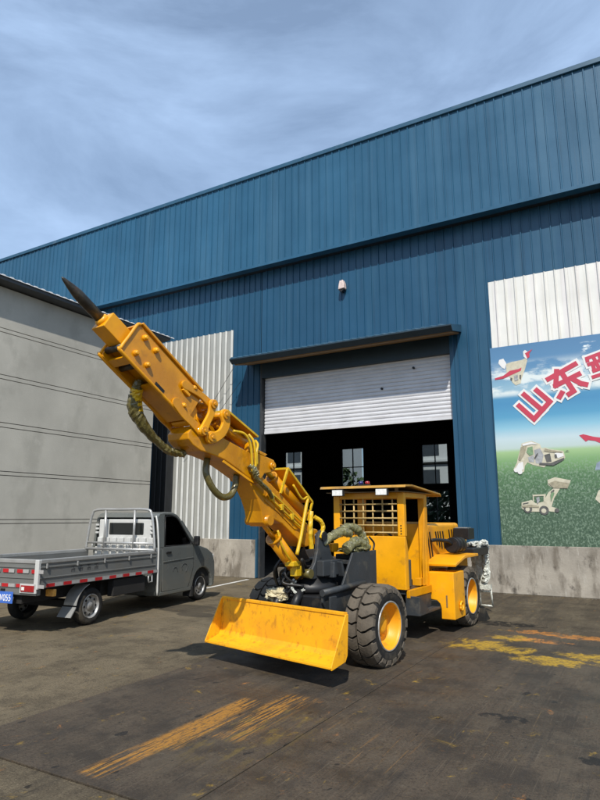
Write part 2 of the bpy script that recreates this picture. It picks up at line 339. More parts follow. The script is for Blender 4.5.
    spf2 = mth('MULTIPLY', spf2, rng(nzn(30, 5, off=8, rgh=.7), .36, .56, .25, .85))
    cur = over(cur, spf2, (.48, .19, .035))
    l.new(cur, b.inputs['Base Color'])
    if plate: l.new(rng(nzn(2.2, 6, off=3), .3, .7, .50, .80), b.inputs['Roughness']); b.inputs['Specular IOR Level'].default_value = .35
    else: b.inputs['Roughness'].default_value = .92; b.inputs['Specular IOR Level'].default_value = .2
    bp = n.new('ShaderNodeBump'); bp.inputs['Strength'].default_value = .30 if plate else .55; bp.inputs['Distance'].default_value = .012
    l.new(mth('ADD', nzn(80, 3), mth('MULTIPLY', nzn(5, 6), .9)), bp.inputs['Height']); l.new(bp.outputs['Normal'], b.inputs['Normal'])
ground_material('asphalt', (.134, .108, .070)); ground_material('floor_plate', (.062, .047, .032), True)

g = struct(MB().add([(-500,-300,0),(500,-300,0),(500,600,0),(-500,600,0)], [(0,1,2,3)]).build('ground', 'asphalt'))
# dark steel ground plates on the asphalt, each a sheet of its own
xs = [-4.53, -2.40, -.27, 1.86, 3.99]; ys = [2.83, 4.95, 7.07, 9.19]
k = 0
for j in range(-3, 3):
    y0 = 2.83 + 2.125 * j if j >= 0 else None
    if j < 0: continue
    for i in range(4):
        x0 = xs[i] + .004; x1 = xs[i+1] - .004; yy0 = y0 + .004; yy1 = y0 + 2.115
        if j >= 3: continue
        hgt = .010 + random.uniform(0, .004) + (.004 if j == 0 else 0)
        p = MB().box(x0, x1, yy0, yy1, .001, hgt).build('steel_plate', 'floor_plate', g, bevel=.003)
for (a, b_, wd) in (((-8.98, 11.3), (-9.27, 13.4), .10), ((-8.6, 5.2), (-8.98, 5.2), .08)):
    d = Vector((b_[0]-a[0], b_[1]-a[1], 0)).normalized(); nn = Vector((-d.y, d.x, 0)) * wd / 2
    A = Vector((*a, .004)); B = Vector((*b_, .004))
    MB().add([A-nn, B-nn, B+nn, A+nn], [(0,1,2,3)]).build('painted_line', 'white_paint', g)

# ================================================================== BLUE FACTORY BUILDING
D = 13.8; OV = .42; ZT = 11.54; ZB = 8.61; BX0 = -27.0; BX1 = 9.0; MOD = .217
fb = tag(empty('factory_building', (-6, D, 0)), 'large blue corrugated steel factory building with open roller door', 'building')
FO = Vector((-6, D, 0))
def F(mb, name, m, parent=None, bevel=0, origin=FO):
    return mb.build(name, m, parent or fb, xf=lambda p: (p[0]-origin.x, p[1]-origin.y, p[2]-origin.z), bevel=bevel)
def panel_mesh(nm, rib, run):
    v = []; prof = []
    for k in range(nm):
        x = k * MOD
        prof += [(x, 0), (x+.150-run*.5, 0), (x+.150+run*.5, -rib), (x+.180-run*.5, -rib), (x+.180+run*.5, 0)]
    prof.append((nm*MOD, 0))
    mb = MB(); n = len(prof)
    mb.add([(a, b, 0) for a, b in prof] + [(a, b, 1) for a, b in prof], [(i, i+1, n+i+1, n+i) for i in range(n-1)])
    me = bpy.data.meshes.new('cladding_sheet'); me.from_pydata(mb.v, [], mb.f); return me
PM = {}
def clad(x0, x1, z0, z1, material, name, y=D):
    nm = max(1, round((x1 - x0) / MOD)); sx = (x1 - x0) / (nm * MOD); k = 0
    while k < nm:
        c = min(4, nm - k)
        if (c, material) not in PM:
            me = panel_mesh(c, *{'frp_left': (.052, .034), 'frp_right': (.042, .024)}.get(material, (.024, .010))); me.materials.append(MATS[material]); PM[(c, material)] = me
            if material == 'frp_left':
                me.materials.append(MATS['frp_rib']); me.materials.append(MATS['frp_strip'])
                for q, pf in enumerate(me.polygons): pf.material_index = 1 if q % 5 in (2, 3) else (2 if q % 5 == 4 else 0)  # rib top and one flank pale, narrow strip beside each rib dark
        put(name, PM[(c, material)], fb, (x0 + k*MOD*sx - FO.x, y - FO.y + random.uniform(-.004, .001), z0), None, (sx * .9985, 1, z1 - z0))
        k += c
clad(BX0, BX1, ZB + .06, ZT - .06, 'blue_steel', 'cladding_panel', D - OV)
WTOP = ZB + .05
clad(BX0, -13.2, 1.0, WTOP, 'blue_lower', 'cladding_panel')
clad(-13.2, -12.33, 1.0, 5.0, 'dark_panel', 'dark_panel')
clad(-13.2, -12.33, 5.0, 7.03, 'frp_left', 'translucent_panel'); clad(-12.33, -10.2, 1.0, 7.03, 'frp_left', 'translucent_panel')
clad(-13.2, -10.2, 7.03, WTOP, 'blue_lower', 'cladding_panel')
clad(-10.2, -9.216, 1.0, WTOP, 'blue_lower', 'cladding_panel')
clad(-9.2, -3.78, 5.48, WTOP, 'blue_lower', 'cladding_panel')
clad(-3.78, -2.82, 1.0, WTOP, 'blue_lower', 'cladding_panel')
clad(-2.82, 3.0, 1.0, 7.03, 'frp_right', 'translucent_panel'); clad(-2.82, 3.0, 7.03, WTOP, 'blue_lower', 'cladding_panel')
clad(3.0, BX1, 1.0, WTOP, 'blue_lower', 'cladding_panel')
# parapet cap, lower lip of the projecting band, soffit
F(MB().box(BX0-.05, BX1+.05, D-OV-.06, D-OV+.30, ZT-.07, ZT+.05), 'parapet_cap', 'blue_trim', bevel=.01)
F(MB().prism([(D-OV-.035, ZB), (D-OV-.035, ZB+.08), (D-OV+.0, ZB+.085), (D-OV+.01, ZB+.02), (D-OV+.2, ZB+.02), (D-OV+.2, ZB)], BX0, BX1, 0), 'band_lip', 'blue_steel')
F(MB().box(BX0, BX1, D-OV+.2, D+.05, ZB+.03, ZB+.08), 'soffit', 'dark_panel')  # near-black colour stands for the deep shade under the band
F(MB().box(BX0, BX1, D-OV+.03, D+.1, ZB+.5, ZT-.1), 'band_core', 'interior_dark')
# plinth walls
for a, b_ in ((BX0, -9.27), (-3.72, BX1)):
    F(MB().box(a, b_, D-.07, D+.25, 0, 1.0), 'plinth', 'plinth', bevel=.012)
# inner liner so that no daylight leaks in
for a, b_, z0, z1 in ((BX0, -9.3, 1.0, ZT-.1), (-3.7, BX1, 1.0, ZT-.1), (-9.3, -3.7, 5.75, ZT-.1)):
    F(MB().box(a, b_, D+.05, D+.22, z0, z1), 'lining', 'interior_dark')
IY = 26.0
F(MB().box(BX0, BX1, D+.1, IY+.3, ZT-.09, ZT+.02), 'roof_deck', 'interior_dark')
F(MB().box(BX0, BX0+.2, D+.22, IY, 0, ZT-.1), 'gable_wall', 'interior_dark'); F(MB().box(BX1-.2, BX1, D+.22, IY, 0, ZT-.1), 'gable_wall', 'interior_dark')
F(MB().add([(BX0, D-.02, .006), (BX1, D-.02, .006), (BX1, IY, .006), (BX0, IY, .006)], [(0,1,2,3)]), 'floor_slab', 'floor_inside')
wins = [(-15.9, -14.85, 3.0, 4.85), (-12.7, -11.5, 3.0, 4.85), (-8.7, -7.48, 3.0, 4.82), (-8.7, -7.48, 1.0, 2.78)]
cuts = sorted(set([BX0, BX1] + [v for q in wins for v in q[:2]]))
for a, b_ in zip(cuts[:-1], cuts[1:]):
    holes = sorted([(q[2], q[3]) for q in wins if abs(q[0]-a) < .01]); z = 0
    for h0, h1 in holes:
        F(MB().box(a, b_, IY, IY+.25, z, h0), 'back_wall', 'interior_dark'); z = h1
    F(MB().box(a, b_, IY, IY+.25, z, ZT-.1), 'back_wall', 'interior_dark')
for (x0, x1, z0, z1) in wins:
    fr = MB(); tk = .05
    for q in ((x0, x0+tk, z0, z1), (x1-tk, x1, z0, z1), (x0+tk, x1-tk, z0, z0+tk), (x0+tk, x1-tk, z1-tk, z1), ((x0+x1)/2-.02, (x0+x1)/2+.02, z0+tk, z1-tk), (x0+tk, x1-tk, (z0+z1)/2-.02, (z0+z1)/2+.02)):
        fr.box(q[0], q[1], IY+.08, IY+.14, q[2], q[3])
    fo = F(fr, 'window', 'black_steel'); F(MB().box(x0+.03, x1-.03, IY+.105, IY+.112, z0+.03, z1-.03), 'pane', 'window_glass', fo)
# door surround, shutter, header
F(MB().box(-9.215, -9.16, D-.03, D+.22, 0, 5.9), 'door_jamb', 'dark_grey', bevel=.006)
F(MB().box(-9.268, -9.217, D-.09, D+.02, .02, 1.03), 'corner_guard', 'blue_trim')
F(MB().box(-3.80, -3.70, D-.05, D+.22, 0, 5.9), 'door_jamb', 'blue_lower', bevel=.006)
F(MB().box(-9.16, -3.80, D-.03, D+.30, 5.44, 5.9), 'door_header', 'awning_shaded')
sh = MB(); z = 3.93; pitch = .098
prof = []
while z < 5.6:
    prof += [(0, z), (-.018, z+.014), (-.024, z+.045), (-.018, z+.078), (0, z+.090)]; z += pitch
n = len(prof)
sh.add([(-9.14, D+.13+a, b) for a, b in prof] + [(-3.82, D+.13+a, b) for a, b in prof], [(i, i+1, n+i+1, n+i) for i in range(n-1)], False)
shu = F(sh, 'roller_shutter', 'shutter')
F(MB().box(-9.14, -3.82, D+.09, D+.15, 3.86, 3.935), 'bottom_bar', 'shutter', shu, bevel=.006)
for x, z in ((-4.75, 5.22), (-5.6, 4.78)): F(MB().cyl((x, D+.07, z), (x, D+.13, z), .03, n=10), 'lock', 'black_steel', shu)
# awning over the door
AW0, AW1, AD = -9.62, -3.50, .92
aw = F(MB().prism([(D-.02, 6.10), (D-.02, 5.92), (D-AD+.12, 5.74), (D-AD, 5.86)], AW0, AW1, 0), 'awning', 'blue_trim')
am = MB(); n = int((AW1-AW0) / .2)
for k in range(n):
    x = AW0 + .02 + k * .2
    am.prism([(x, 6.105), (x+.02, 6.135), (x+.06, 6.135), (x+.08, 6.105)], D-.02, D-.02, 1) if False else None
    v = [(x, D-.02, 6.10), (x+.03, D-.02, 6.135), (x+.06, D-.02, 6.135), (x+.09, D-.02, 6.10), (x, D-AD-.03, 5.858), (x+.03, D-AD-.03, 5.893), (x+.06, D-AD-.03, 5.893), (x+.09, D-AD-.03, 5.858)]
    am.add(v, [(0,1,5,4),(1,2,6,5),(2,3,7,6),(4,5,6,7),(0,3,2,1)])
F(am, 'awning_rib', 'blue_trim', aw)
su = MB()
for k in range(6):
    y = D - .10 - k * .13; zz = 5.92 - (D - .02 - y) * (.18/.78) - .012
    su.box(AW0+.05, AW1-.05, y-.03, y+.03, zz-.03, zz+.006)
F(su, 'awning_batten', 'brown_roof', aw)
F(MB().prism([(D-AD-.03, 5.855), (D-AD-.03, 5.825), (D-AD+.09, 5.725), (D-AD+.12, 5.725), (D-AD+.005, 5.84), (D-AD+.0, 5.855)], AW0-.01, AW1+.01, 0), 'awning_fascia', 'awning_shaded', aw)

# ---- wall lamp (white shaded) and loose wires
lw = tag(empty('wall_lamp', (-6.57, D, 7.62)), 'small white wall lamp above the awning on blue cladding', 'lamp')
lx = lambda p: (p[0], p[1], p[2])
MB().prism([(-.09, -.08), (.09, -.06), (.08, .08), (.04, .19), (.0, .15), (-.04, .18), (-.07, .06)], -.20, -.03).build('lamp_shade', 'lamp_shade', lw, bevel=.03, seg=3)
MB().box(-.03, .03, -.06, .02, -.05, .05).build('bracket', 'dark_grey', lw)
MB().prism([(-.08, -.10), (.08, -.09), (.0, -.15)], -.18, -.05).build('lamp_holder', 'black_steel', lw)
for a, b_, nm in (((-9.95, 13.55, 5.86), (-11.9, 13.7, 3.6), 'thin black wire slanting from the awning corner, upper of the two'), ((-9.75, 13.6, 5.4), (-11.9, 13.72, 3.3), 'thin black wire slanting from the awning corner, lower of the two')):
    A = Vector(a); B = Vector(b_); mid = (A+B)/2 + Vector((0, 0, -.06))
    tag(MB().tube([A, mid, B], .007, 5).build('wire', 'wire'), nm, 'wire', 'wires beside the awning')

# ---- printed banner
m = bpy.data.materials.new('banner_print'); m.use_nodes = True; MATS['banner_print'] = m
t = m.node_tree; n = t.nodes; l = t.links; b = n['Principled BSDF']; b.inputs['Roughness'].default_value = .5
geo = n.new('ShaderNodeNewGeometry'); sep = n.new('ShaderNodeSeparateXYZ'); l.new(geo.outputs['Position'], sep.inputs[0])
mr = n.new('ShaderNodeMapRange'); mr.inputs['From Min'].default_value = 1.0; mr.inputs['From Max'].default_value = 5.4; l.new(sep.outputs['Z'], mr.inputs['Value'])
ramp = n.new('ShaderNodeValToRGB'); l.new(mr.outputs['Result'], ramp.inputs['Fac']); el_ = ramp.color_ramp.elements
stops = [(0, (.05, .09, .055)), (.18, (.055, .105, .06)), (.34, (.08, .17, .075)), (.41, (.17, .32, .13)), (.455, (.30, .45, .22)), (.472, (.42, .52, .50)), (.52, (.45, .56, .60)), (.575, (.22, .44, .56)), (.63, (.08, .28, .45)), (.70, (.055, .22, .40)), (.728, (.06, .23, .40)), (.745, (.30, .44, .52)), (.80, (.20, .36, .48)), (.88, (.09, .22, .38)), (1, (.07, .18, .33))]
el_[0].position, el_[0].color = stops[0][0], (*stops[0][1], 1); el_[1].position, el_[1].color = stops[-1][0], (*stops[-1][1], 1)
for p_, c in stops[1:-1]:
    e = el_.new(p_); e.color = (*c, 1)
def bn(scale, det, st, off=0):
    mpn = n.new('ShaderNodeMapping'); mpn.inputs['Scale'].default_value = st; mpn.inputs['Location'].default_value = (off, 0, off*.7); x = n.new('ShaderNodeTexNoise')
    x.inputs['Scale'].default_value = scale; x.inputs['Detail'].default_value = det; x.inputs['Roughness'].default_value = .62
    l.new(geo.outputs['Position'], mpn.inputs['Vector']); l.new(mpn.outputs['Vector'], x.inputs['Vector']); return x.outputs['Fac']
def brange(v, a, b_, lo=0, hi=1):
    r = n.new('ShaderNodeMapRange'); r.interpolation_type = 'SMOOTHSTEP'; r.inputs['From Min'].default_value = a; r.inputs['From Max'].default_value = b_; r.inputs['To Min'].default_value = lo; r.inputs['To Max'].default_value = hi; l.new(v, r.inputs['Value']); return r.outputs['Result']
def bmul(a, b_):
    x = n.new('ShaderNodeMath'); x.operation = 'MULTIPLY'; l.new(a, x.inputs[0]); l.new(b_, x.inputs[1]); return x.outputs[0]
def bover(cur, fac, c):
    md = n.new('ShaderNodeMix'); md.data_type = 'RGBA'; md.inputs['B'].default_value = (*c, 1); l.new(fac, md.inputs['Factor']); l.new(cur, md.inputs['A']); return md.outputs['Result']
cur = ramp.outputs['Color']; Zs = sep.outputs['Z']
cl = bmul(brange(bn(1.5, 7, (1, 1, 2.6), 3), .40, .56), bmul(brange(Zs, 4.22, 4.34), brange(Zs, 4.75, 5.10, 1, 0)))
cur = bover(cur, cl, (.60, .66, .66))
cl2 = bmul(brange(bn(2.0, 7, (1, 1, 2.4), 8), .50, .58), bmul(brange(Zs, 5.02, 5.08), bmul(brange(Zs, 5.22, 5.3, 1, 0), brange(sep.outputs['X'], -1.0, -.9))))
cur = bover(cur, cl2, (.70, .76, .76))
gr = bmul(brange(bn(26, 5, (1, 1, .8), 1), .46, .62, 0, .55), brange(Zs, 2.7, 2.95, 1, 0))
cur = bover(cur, gr, (.24, .33, .24))
gr2 = bmul(brange(bn(34, 5, (1, 1, .8), 5), .50, .66, 0, .75), brange(Zs, 2.2, 2.75, 1, 0))
cur = bover(cur, gr2, (.02, .05, .03))
l.new(cur, b.inputs['Base Color'])
BY = D - .06
bo = Vector((-2.88, BY, 1.0))
bm_ = MB()
nx, nz_ = 24, 18; vs = []
for j in range(nz_+1):
    for i in range(nx+1):
        x = -2.86 + 5.86 * i / nx; zz = 1.0 + 4.41 * j / nz_
        vs.append((x - bo.x, random.uniform(-.0025, .0025), zz - bo.z))
nn = len(vs); vs += [(a, .008, c) for a, _, c in vs]
fs = [(j*(nx+1)+i, j*(nx+1)+i+1, (j+1)*(nx+1)+i+1, (j+1)*(nx+1)+i) for j in range(nz_) for i in range(nx)]
fs += [tuple(q + nn for q in f[::-1]) for f in fs]
bm_.add(vs, fs, True)
ban = tag(bm_.build('printed_banner', 'banner_print', None, loc=bo), 'large printed banner of sky, grass and machines with red characters on factory wall', 'banner')
GLYPH = {
'shan' : [[(-2.305, 4.014), (-2.014, 3.692)], [(-2.014, 3.692), (-1.665, 4.047)], [(-2.183, 4.254), (-1.83, 3.871)], [(-1.917, 4.324), (-1.665, 4.047)]],
'dong' : [[(-1.662, 4.546), (-1.108, 4.811)], [(-1.481, 4.701), (-1.522, 4.385), (-1.053, 4.585)], [(-1.349, 4.583), (-1.18, 4.226), (-1.274, 4.172)], [(-1.412, 4.212), (-1.465, 4.13)], [(-1.146, 4.468), (-1.03, 4.38), (-0.933, 4.346)]],
'third' : [[(-0.862, 4.849), (-0.867, 4.904), (-0.381, 5.044)], [(-0.84, 4.769), (-0.433, 4.879)], [(-0.734, 4.887), (-0.673, 4.716)], [(-0.747, 4.627), (-0.771, 4.793)], [(-0.757, 4.618), (-0.487, 4.692)], [(-0.777, 4.49), (-0.422, 4.577)], [(-0.619, 4.904), (-0.568, 4.616)]]}
def stroke_mesh(strokes, wd, y0, y1, cap):
    mb = MB()
    for si, s_ in enumerate(strokes):
        for qi, (p, q) in enumerate(zip(s_[:-1], s_[1:])):
            a = Vector((p[0], 0, p[1])); b_ = Vector((q[0], 0, q[1])); d = (b_-a).normalized(); nn_ = Vector((-d.z, 0, d.x)) * wd/2
            a = a - d*cap; b_ = b_ + d*cap; e = (si*3+qi) * .00025
            pts = [a-nn_, b_-nn_, b_+nn_, a+nn_]
            vs = [(v.x-bo.x, y0-e, v.z-bo.z) for v in pts] + [(v.x-bo.x, y1, v.z-bo.z) for v in pts]
            mb.add(vs, [(0,1,2,3),(4,7,6,5),(0,4,5,1),(1,5,6,2),(2,6,7,3),(3,7,4,0)])
    return mb
for kname, s_ in GLYPH.items():
    thin = .075 if kname == 'third' else .105
    og = stroke_mesh(s_, thin+.085, -.008, -.003, thin/2+.045).build('character_outline', 'print_white', ban)
    stroke_mesh(s_, thin, -.015, -.009, thin/2-.004).build('character', 'print_red', og)
def disc(x, z_, r_): return [(x + r_*math.cos(k*math.pi/7), z_ + r_*math.sin(k*math.pi/7)) for k in range(14)]
PRINT = [
[('cream', [(-2.308, 3.18), (-2.098, 3.222), (-1.934, 3.14), (-1.907, 3.048), (-1.839, 3.062), (-1.741, 3.021), (-1.482, 2.971), (-1.454, 2.829), (-1.515, 2.762), (-1.702, 2.664), (-1.815, 2.704), (-1.886, 2.637), (-2.101, 2.699), (-2.216, 2.758), (-2.273, 2.688), (-2.298, 2.563), (-2.404, 2.524), (-2.521, 2.608), (-2.442, 2.75), (-2.397, 2.893)]), ('grey', [(-2.061, 3.021), (-1.94, 3.05), (-1.877, 2.903), (-1.931, 2.71), (-2.048, 2.732)]), ('dark', [(-1.867, 2.903), (-1.748, 2.932), (-1.728, 2.754), (-1.829, 2.741)]), ('dark', [(-1.764, 2.72), (-1.477, 2.83), (-1.481, 2.778), (-1.702, 2.664)]), ('grey', [(-2.198, 2.865), (-2.069, 2.913), (-2.08, 2.752), (-2.181, 2.774)]), ('white', [(-2.40, 2.75), (-2.31, 2.78), (-2.30, 2.62), (-2.40, 2.56), (-2.48, 2.62)]), ('white', [(-1.66, 2.93), (-1.50, 2.95), (-1.48, 2.86), (-1.60, 2.82)]), ('green', [(-2.19, 3.08), (-2.09, 3.10), (-2.08, 2.93), (-2.16, 2.90), (-2.22, 2.98)]), ('shade', [(-2.33, 3.10), (-2.20, 3.13), (-2.26, 2.95), (-2.36, 2.80), (-2.40, 2.83)]), ('white', [(-2.30, 3.16), (-2.10, 3.20), (-1.98, 3.14), (-2.10, 3.15), (-2.28, 3.12)]), ('shade', [(-1.84, 3.04), (-1.74, 3.005), (-1.50, 2.955), (-1.50, 2.925), (-1.75, 2.96), (-1.86, 2.99)]), ('dark', [(-1.98, 2.70), (-1.70, 2.67), (-1.52, 2.76), (-1.54, 2.80), (-1.70, 2.72), (-1.97, 2.74)]), ('white', disc(-2.46, 2.60, .045)), ('white', disc(-2.38, 2.56, .05)), ('dark', [(-1.66, 2.90), (-1.62, 2.91), (-1.61, 2.84), (-1.65, 2.83)]), ('dark', [(-2.07, 2.85), (-2.0, 2.95), (-1.985, 2.94), (-2.05, 2.83)]), ('dark', [(-1.46, 2.95), (-1.40, 2.98), (-1.36, 2.95), (-1.40, 2.962)])],
[('cream', [(-1.839, 2.37), (-1.687, 2.425), (-1.386, 2.35), (-1.463, 2.179), (-1.737, 2.192), (-1.837, 2.265)]), ('cream', [(-1.731, 2.192), (-1.608, 2.183), (-1.737, 1.984), (-1.799, 1.812), (-1.688, 1.777), (-1.709, 1.702), (-1.806, 1.709), (-1.985, 1.744), (-1.955, 1.918), (-1.842, 2.108)]), ('cream', [(-2.394, 1.906), (-2.187, 1.956), (-2.108, 1.885), (-1.955, 1.918), (-1.834, 1.778), (-1.872, 1.709), (-2.305, 1.711), (-2.403, 1.782)]), ('cream', [(-2.159, 2.068), (-1.894, 2.074), (-1.897, 2.039), (-2.138, 2.032), (-2.139, 1.92), (-2.161, 1.938)]), ('cream', [(-1.939, 2.057), (-1.899, 2.056), (-1.909, 1.917), (-1.949, 1.918)]), ('dark', disc(-2.273, 1.768, .086)), ('dark', disc(-1.952, 1.737, .096)), ('cream', disc(-2.280, 1.762, .046)), ('cream', disc(-1.958, 1.728, .050)), ('dark', disc(-1.70, 1.735, .045)), ('shade', [(-1.83, 2.30), (-1.70, 2.345), (-1.42, 2.29), (-1.46, 2.19), (-1.73, 2.20)]), ('shade', [(-2.39, 1.84), (-2.20, 1.86), (-2.05, 1.83), (-2.05, 1.80), (-2.38, 1.80)]), ('dark', [(-2.37, 1.885), (-2.25, 1.91), (-2.25, 1.895), (-2.37, 1.87)]), ('dark', [(-1.79, 2.12), (-1.73, 2.17), (-1.715, 2.15), (-1.775, 2.08)]), ('grey', [(-2.09, 1.99), (-2.028, 2.024), (-2.021, 1.936), (-2.076, 1.867)]), ('green', [(-1.80, 2.07), (-1.75, 2.12), (-1.72, 2.09), (-1.80, 1.92)])],
[('red', [(-1.151, 3.279), (-1.07, 3.298), (-0.887, 3.234), (-0.644, 3.183), (-0.657, 3.029), (-0.863, 3.145), (-0.986, 3.17), (-1.036, 3.139)])], [('greyblue', [(-0.914, 2.546), (-0.872, 2.681), (-0.806, 2.729), (-0.679, 2.775), (-0.3, 2.78), (-.3, 2.55)])], [('cream', [(-0.958, 1.956), (-0.889, 2.122), (-0.727, 2.236), (-.4, 2.25), (-.4, 1.9), (-0.88, 1.871)])],
[('cream', [(-2.528, 4.994), (-2.399, 5.027), (-2.182, 5.045), (-2.11, 5.074), (-2.06, 5.029), (-2.126, 4.827), (-2.211, 4.628), (-2.236, 4.517), (-2.345, 4.483), (-2.411, 4.555), (-2.458, 4.676), (-2.523, 4.78)]), ('white', [(-2.667, 5.109), (-2.574, 5.128), (-2.516, 5.011), (-2.553, 4.88), (-2.623, 4.928), (-2.69, 5.034)]), ('white', [(-2.141, 5.232), (-2.097, 5.265), (-2.023, 5.197), (-2.009, 5.099), (-2.076, 5.05), (-2.135, 5.116)]), ('red', [(-2.785, 4.694), (-2.599, 4.731), (-2.448, 4.829), (-2.267, 4.845), (-2.194, 4.874), (-2.217, 4.8), (-2.381, 4.743), (-2.603, 4.666), (-2.787, 4.656)]), ('red', [(-2.102, 5.188), (-1.938, 5.262), (-2.011, 5.176), (-2.009, 5.099), (-2.058, 5.059)]), ('dark', [(-2.44, 4.674), (-2.405, 4.65), (-2.42, 4.595), (-2.454, 4.625)]), ('dark', [(-2.248, 4.708), (-2.213, 4.704), (-2.227, 4.599), (-2.253, 4.633)]), ('grey', [(-2.37, 4.70), (-2.29, 4.72), (-2.28, 4.60), (-2.36, 4.58)])]]
mat('print_shade', (.30, .27, .19), .5, 0, .3, 14)
mat('print_green', (.16, .26, .14), .5, 0, .3, 14)
for art in PRINT:
    first = None
    for qi, (c, poly) in enumerate(art):
        y0 = -.005 - .0012 * qi
        o = MB().prism([(a-bo.x, z_-bo.z) for a, z_ in poly], y0, y0 + .0010 if qi else -.003).build('machine_print' if first is None else 'print_detail', 'print_' + c, ban if first is None else first)
        first = first or o

# ================================================================== GREY SIDE BUILDING
GX, GY1, GY0, GOV = -12.0, 12.5, -6.0, .30
gb = tag(empty('plaster_building', (GX, 5, 0)), 'grey plastered side building with paired horizontal grooves and low eave', 'building')
def G(mb, name, m, parent=None, bevel=0): return mb.build(name, m, parent or gb, xf=lambda p: (p[0]-GX, p[1]-5, p[2]), bevel=bevel)
zs = [0, .40, .48, 1.46, 1.545, 2.48, 2.565, 3.51, 3.61, 4.56, 4.655, 5.60, 5.69, 6.62]
bands = [(zs[i]+.008, zs[i+1]-.008) for i in range(len(zs)-1)]
for z0, z1 in bands:
    G(MB().box(GX-.06, GX, GY0, GY1, max(0, z0), z1), 'plaster_band', 'plaster')
G(MB().box(GX-4.0, GX-.03, GY0+.02, GY1-.02, 0, 6.66), 'wall_core', 'groove_dark')
G(MB().box(GX-4.0, GX-.061, GY1-.019, GY1-.001, 0, 6.66), 'end_wall', 'plaster')
ew = MB()
ew.prism([(GX+GOV, 6.74), (GX+GOV, 6.66), (GX-.05, 6.64), (GX-4, 6.64), (GX-4, 7.5)], GY0-.3, GY1+.25, 1)
G(ew, 'eave', 'eave_dark')
rs = MB(); y = GY0 - .3; prof = []
while y < GY1 + .26:
    prof += [(y, 0), (y+.07, 0), (y+.10, .018), (y+.15, .018), (y+.18, 0)]; y += .2
n_ = len(prof)
vs = [(GX+GOV+.03, a, 6.75+b_) for a, b_ in prof] + [(GX-4.2, a, 7.62+b_) for a, b_ in prof]
rs.add(vs, [(i, i+1, n_+i+1, n_+i) for i in range(n_-1)])
vs = [(GX+GOV+.03, a, 6.735) for a, b_ in prof] + [(GX+GOV+.03, a, 6.75+b_) for a, b_ in prof]
rs.add(vs, [(i, i+1, n_+i+1, n_+i) for i in range(n_-1)])
G(rs, 'roof_sheet', 'eave_white')

# ================================================================== THINGS SEEN THROUGH THE BACK WINDOWS
def far_block(x0, x1, y, z1, label):
    r = tag(empty('apartment_building', ((x0+x1)/2, y, 0)), label, 'building', 'blocks behind the factory')
    ox = (x0+x1)/2; X = lambda p: (p[0]-ox, p[1]-y, p[2])
    MB().box(x0, x1, y, y+8, 0, z1).build('wall', 'far_wall', r, xf=X)
    z_ = .9
    while z_ < z1 - 1.4:
        x = x0 + .6
        while x < x1 - 1.2:
            wn = MB().box(x, x+1.1, y-.03, y+.01, z_, z_+1.4).build('window', 'far_window', r, xf=X)
            x += 2.0
        MB().box(x0-.05, x1+.05, y-.25, y-.002, z_-.42, z_-.3).build('ledge', 'far_wall', r, xf=X)
        z_ += 2.3
    return r
far_block(-27.5, -20.5, 38, 12, 'white block with windows seen through the left rear window')
far_block(-13.2, -8.0, 38, 12, 'white block with windows seen through the right rear window')
def far_tree(x, y, h, label):
    r = tag(empty('tree', (x, y, 0)), label, 'tree')
    MB().cyl((0,0,0), (.1,.1,h*.6), .16, .07, 8).build('trunk', 'bark', r)
    mb = MB()
    for i in range(500):
        a = random.uniform(0, 6.28); u_ = random.random()**.5; hh = random.uniform(-1, 1); rad = 1.9*u_*math.sqrt(max(.05, 1-hh*hh))
        c = Vector((math.cos(a)*rad, math.sin(a)*rad, h*.68 + hh*h*.34)); d = Vector((random.uniform(-1,1), random.uniform(-1,1), random.uniform(-1,1))).normalized(); e = d.orthogonal().normalized(); f_ = d.cross(e); s_ = random.uniform(.12, .3)
        mb.add([c-e*s_, c+f_*s_*.5, c+e*s_, c-f_*s_*.5], [(0,1,2,3)])
    MB_o = mb.build('crown', 'leaf', r); return r
far_tree(-16.3, 33, 4.4, 'leafy tree seen through the middle rear window'); far_tree(-8.9, 31.5, 3.0, 'low tree seen through the right rear window')

# ================================================================== LOADER WITH HYDRAULIC BREAKER
O = Vector((-3.455, 6.58, 0))
ld = tag(empty('breaker_loader', O), 'yellow wheeled loader with raised breaker boom, front blade and grilled cab', 'loader')
def fr_(a):
    A = R(a); f = Vector((-math.sin(A), -math.cos(A), 0)); n_ = Vector((math.cos(A), -math.sin(A), 0))
    return lambda p: f*p[0] + n_*p[1] + Vector((0, 0, p[2]))
FX = fr_(7.0); RX = fr_(2.4)
def LF(mb, name, m, parent=ld, bevel=0, seg=2): return mb.build(name, m, parent, xf=FX, bevel=bevel, seg=seg)
def LR(mb, name, m, parent=ld, bevel=0, seg=2): return mb.build(name, m, parent, xf=RX, bevel=bevel, seg=seg)

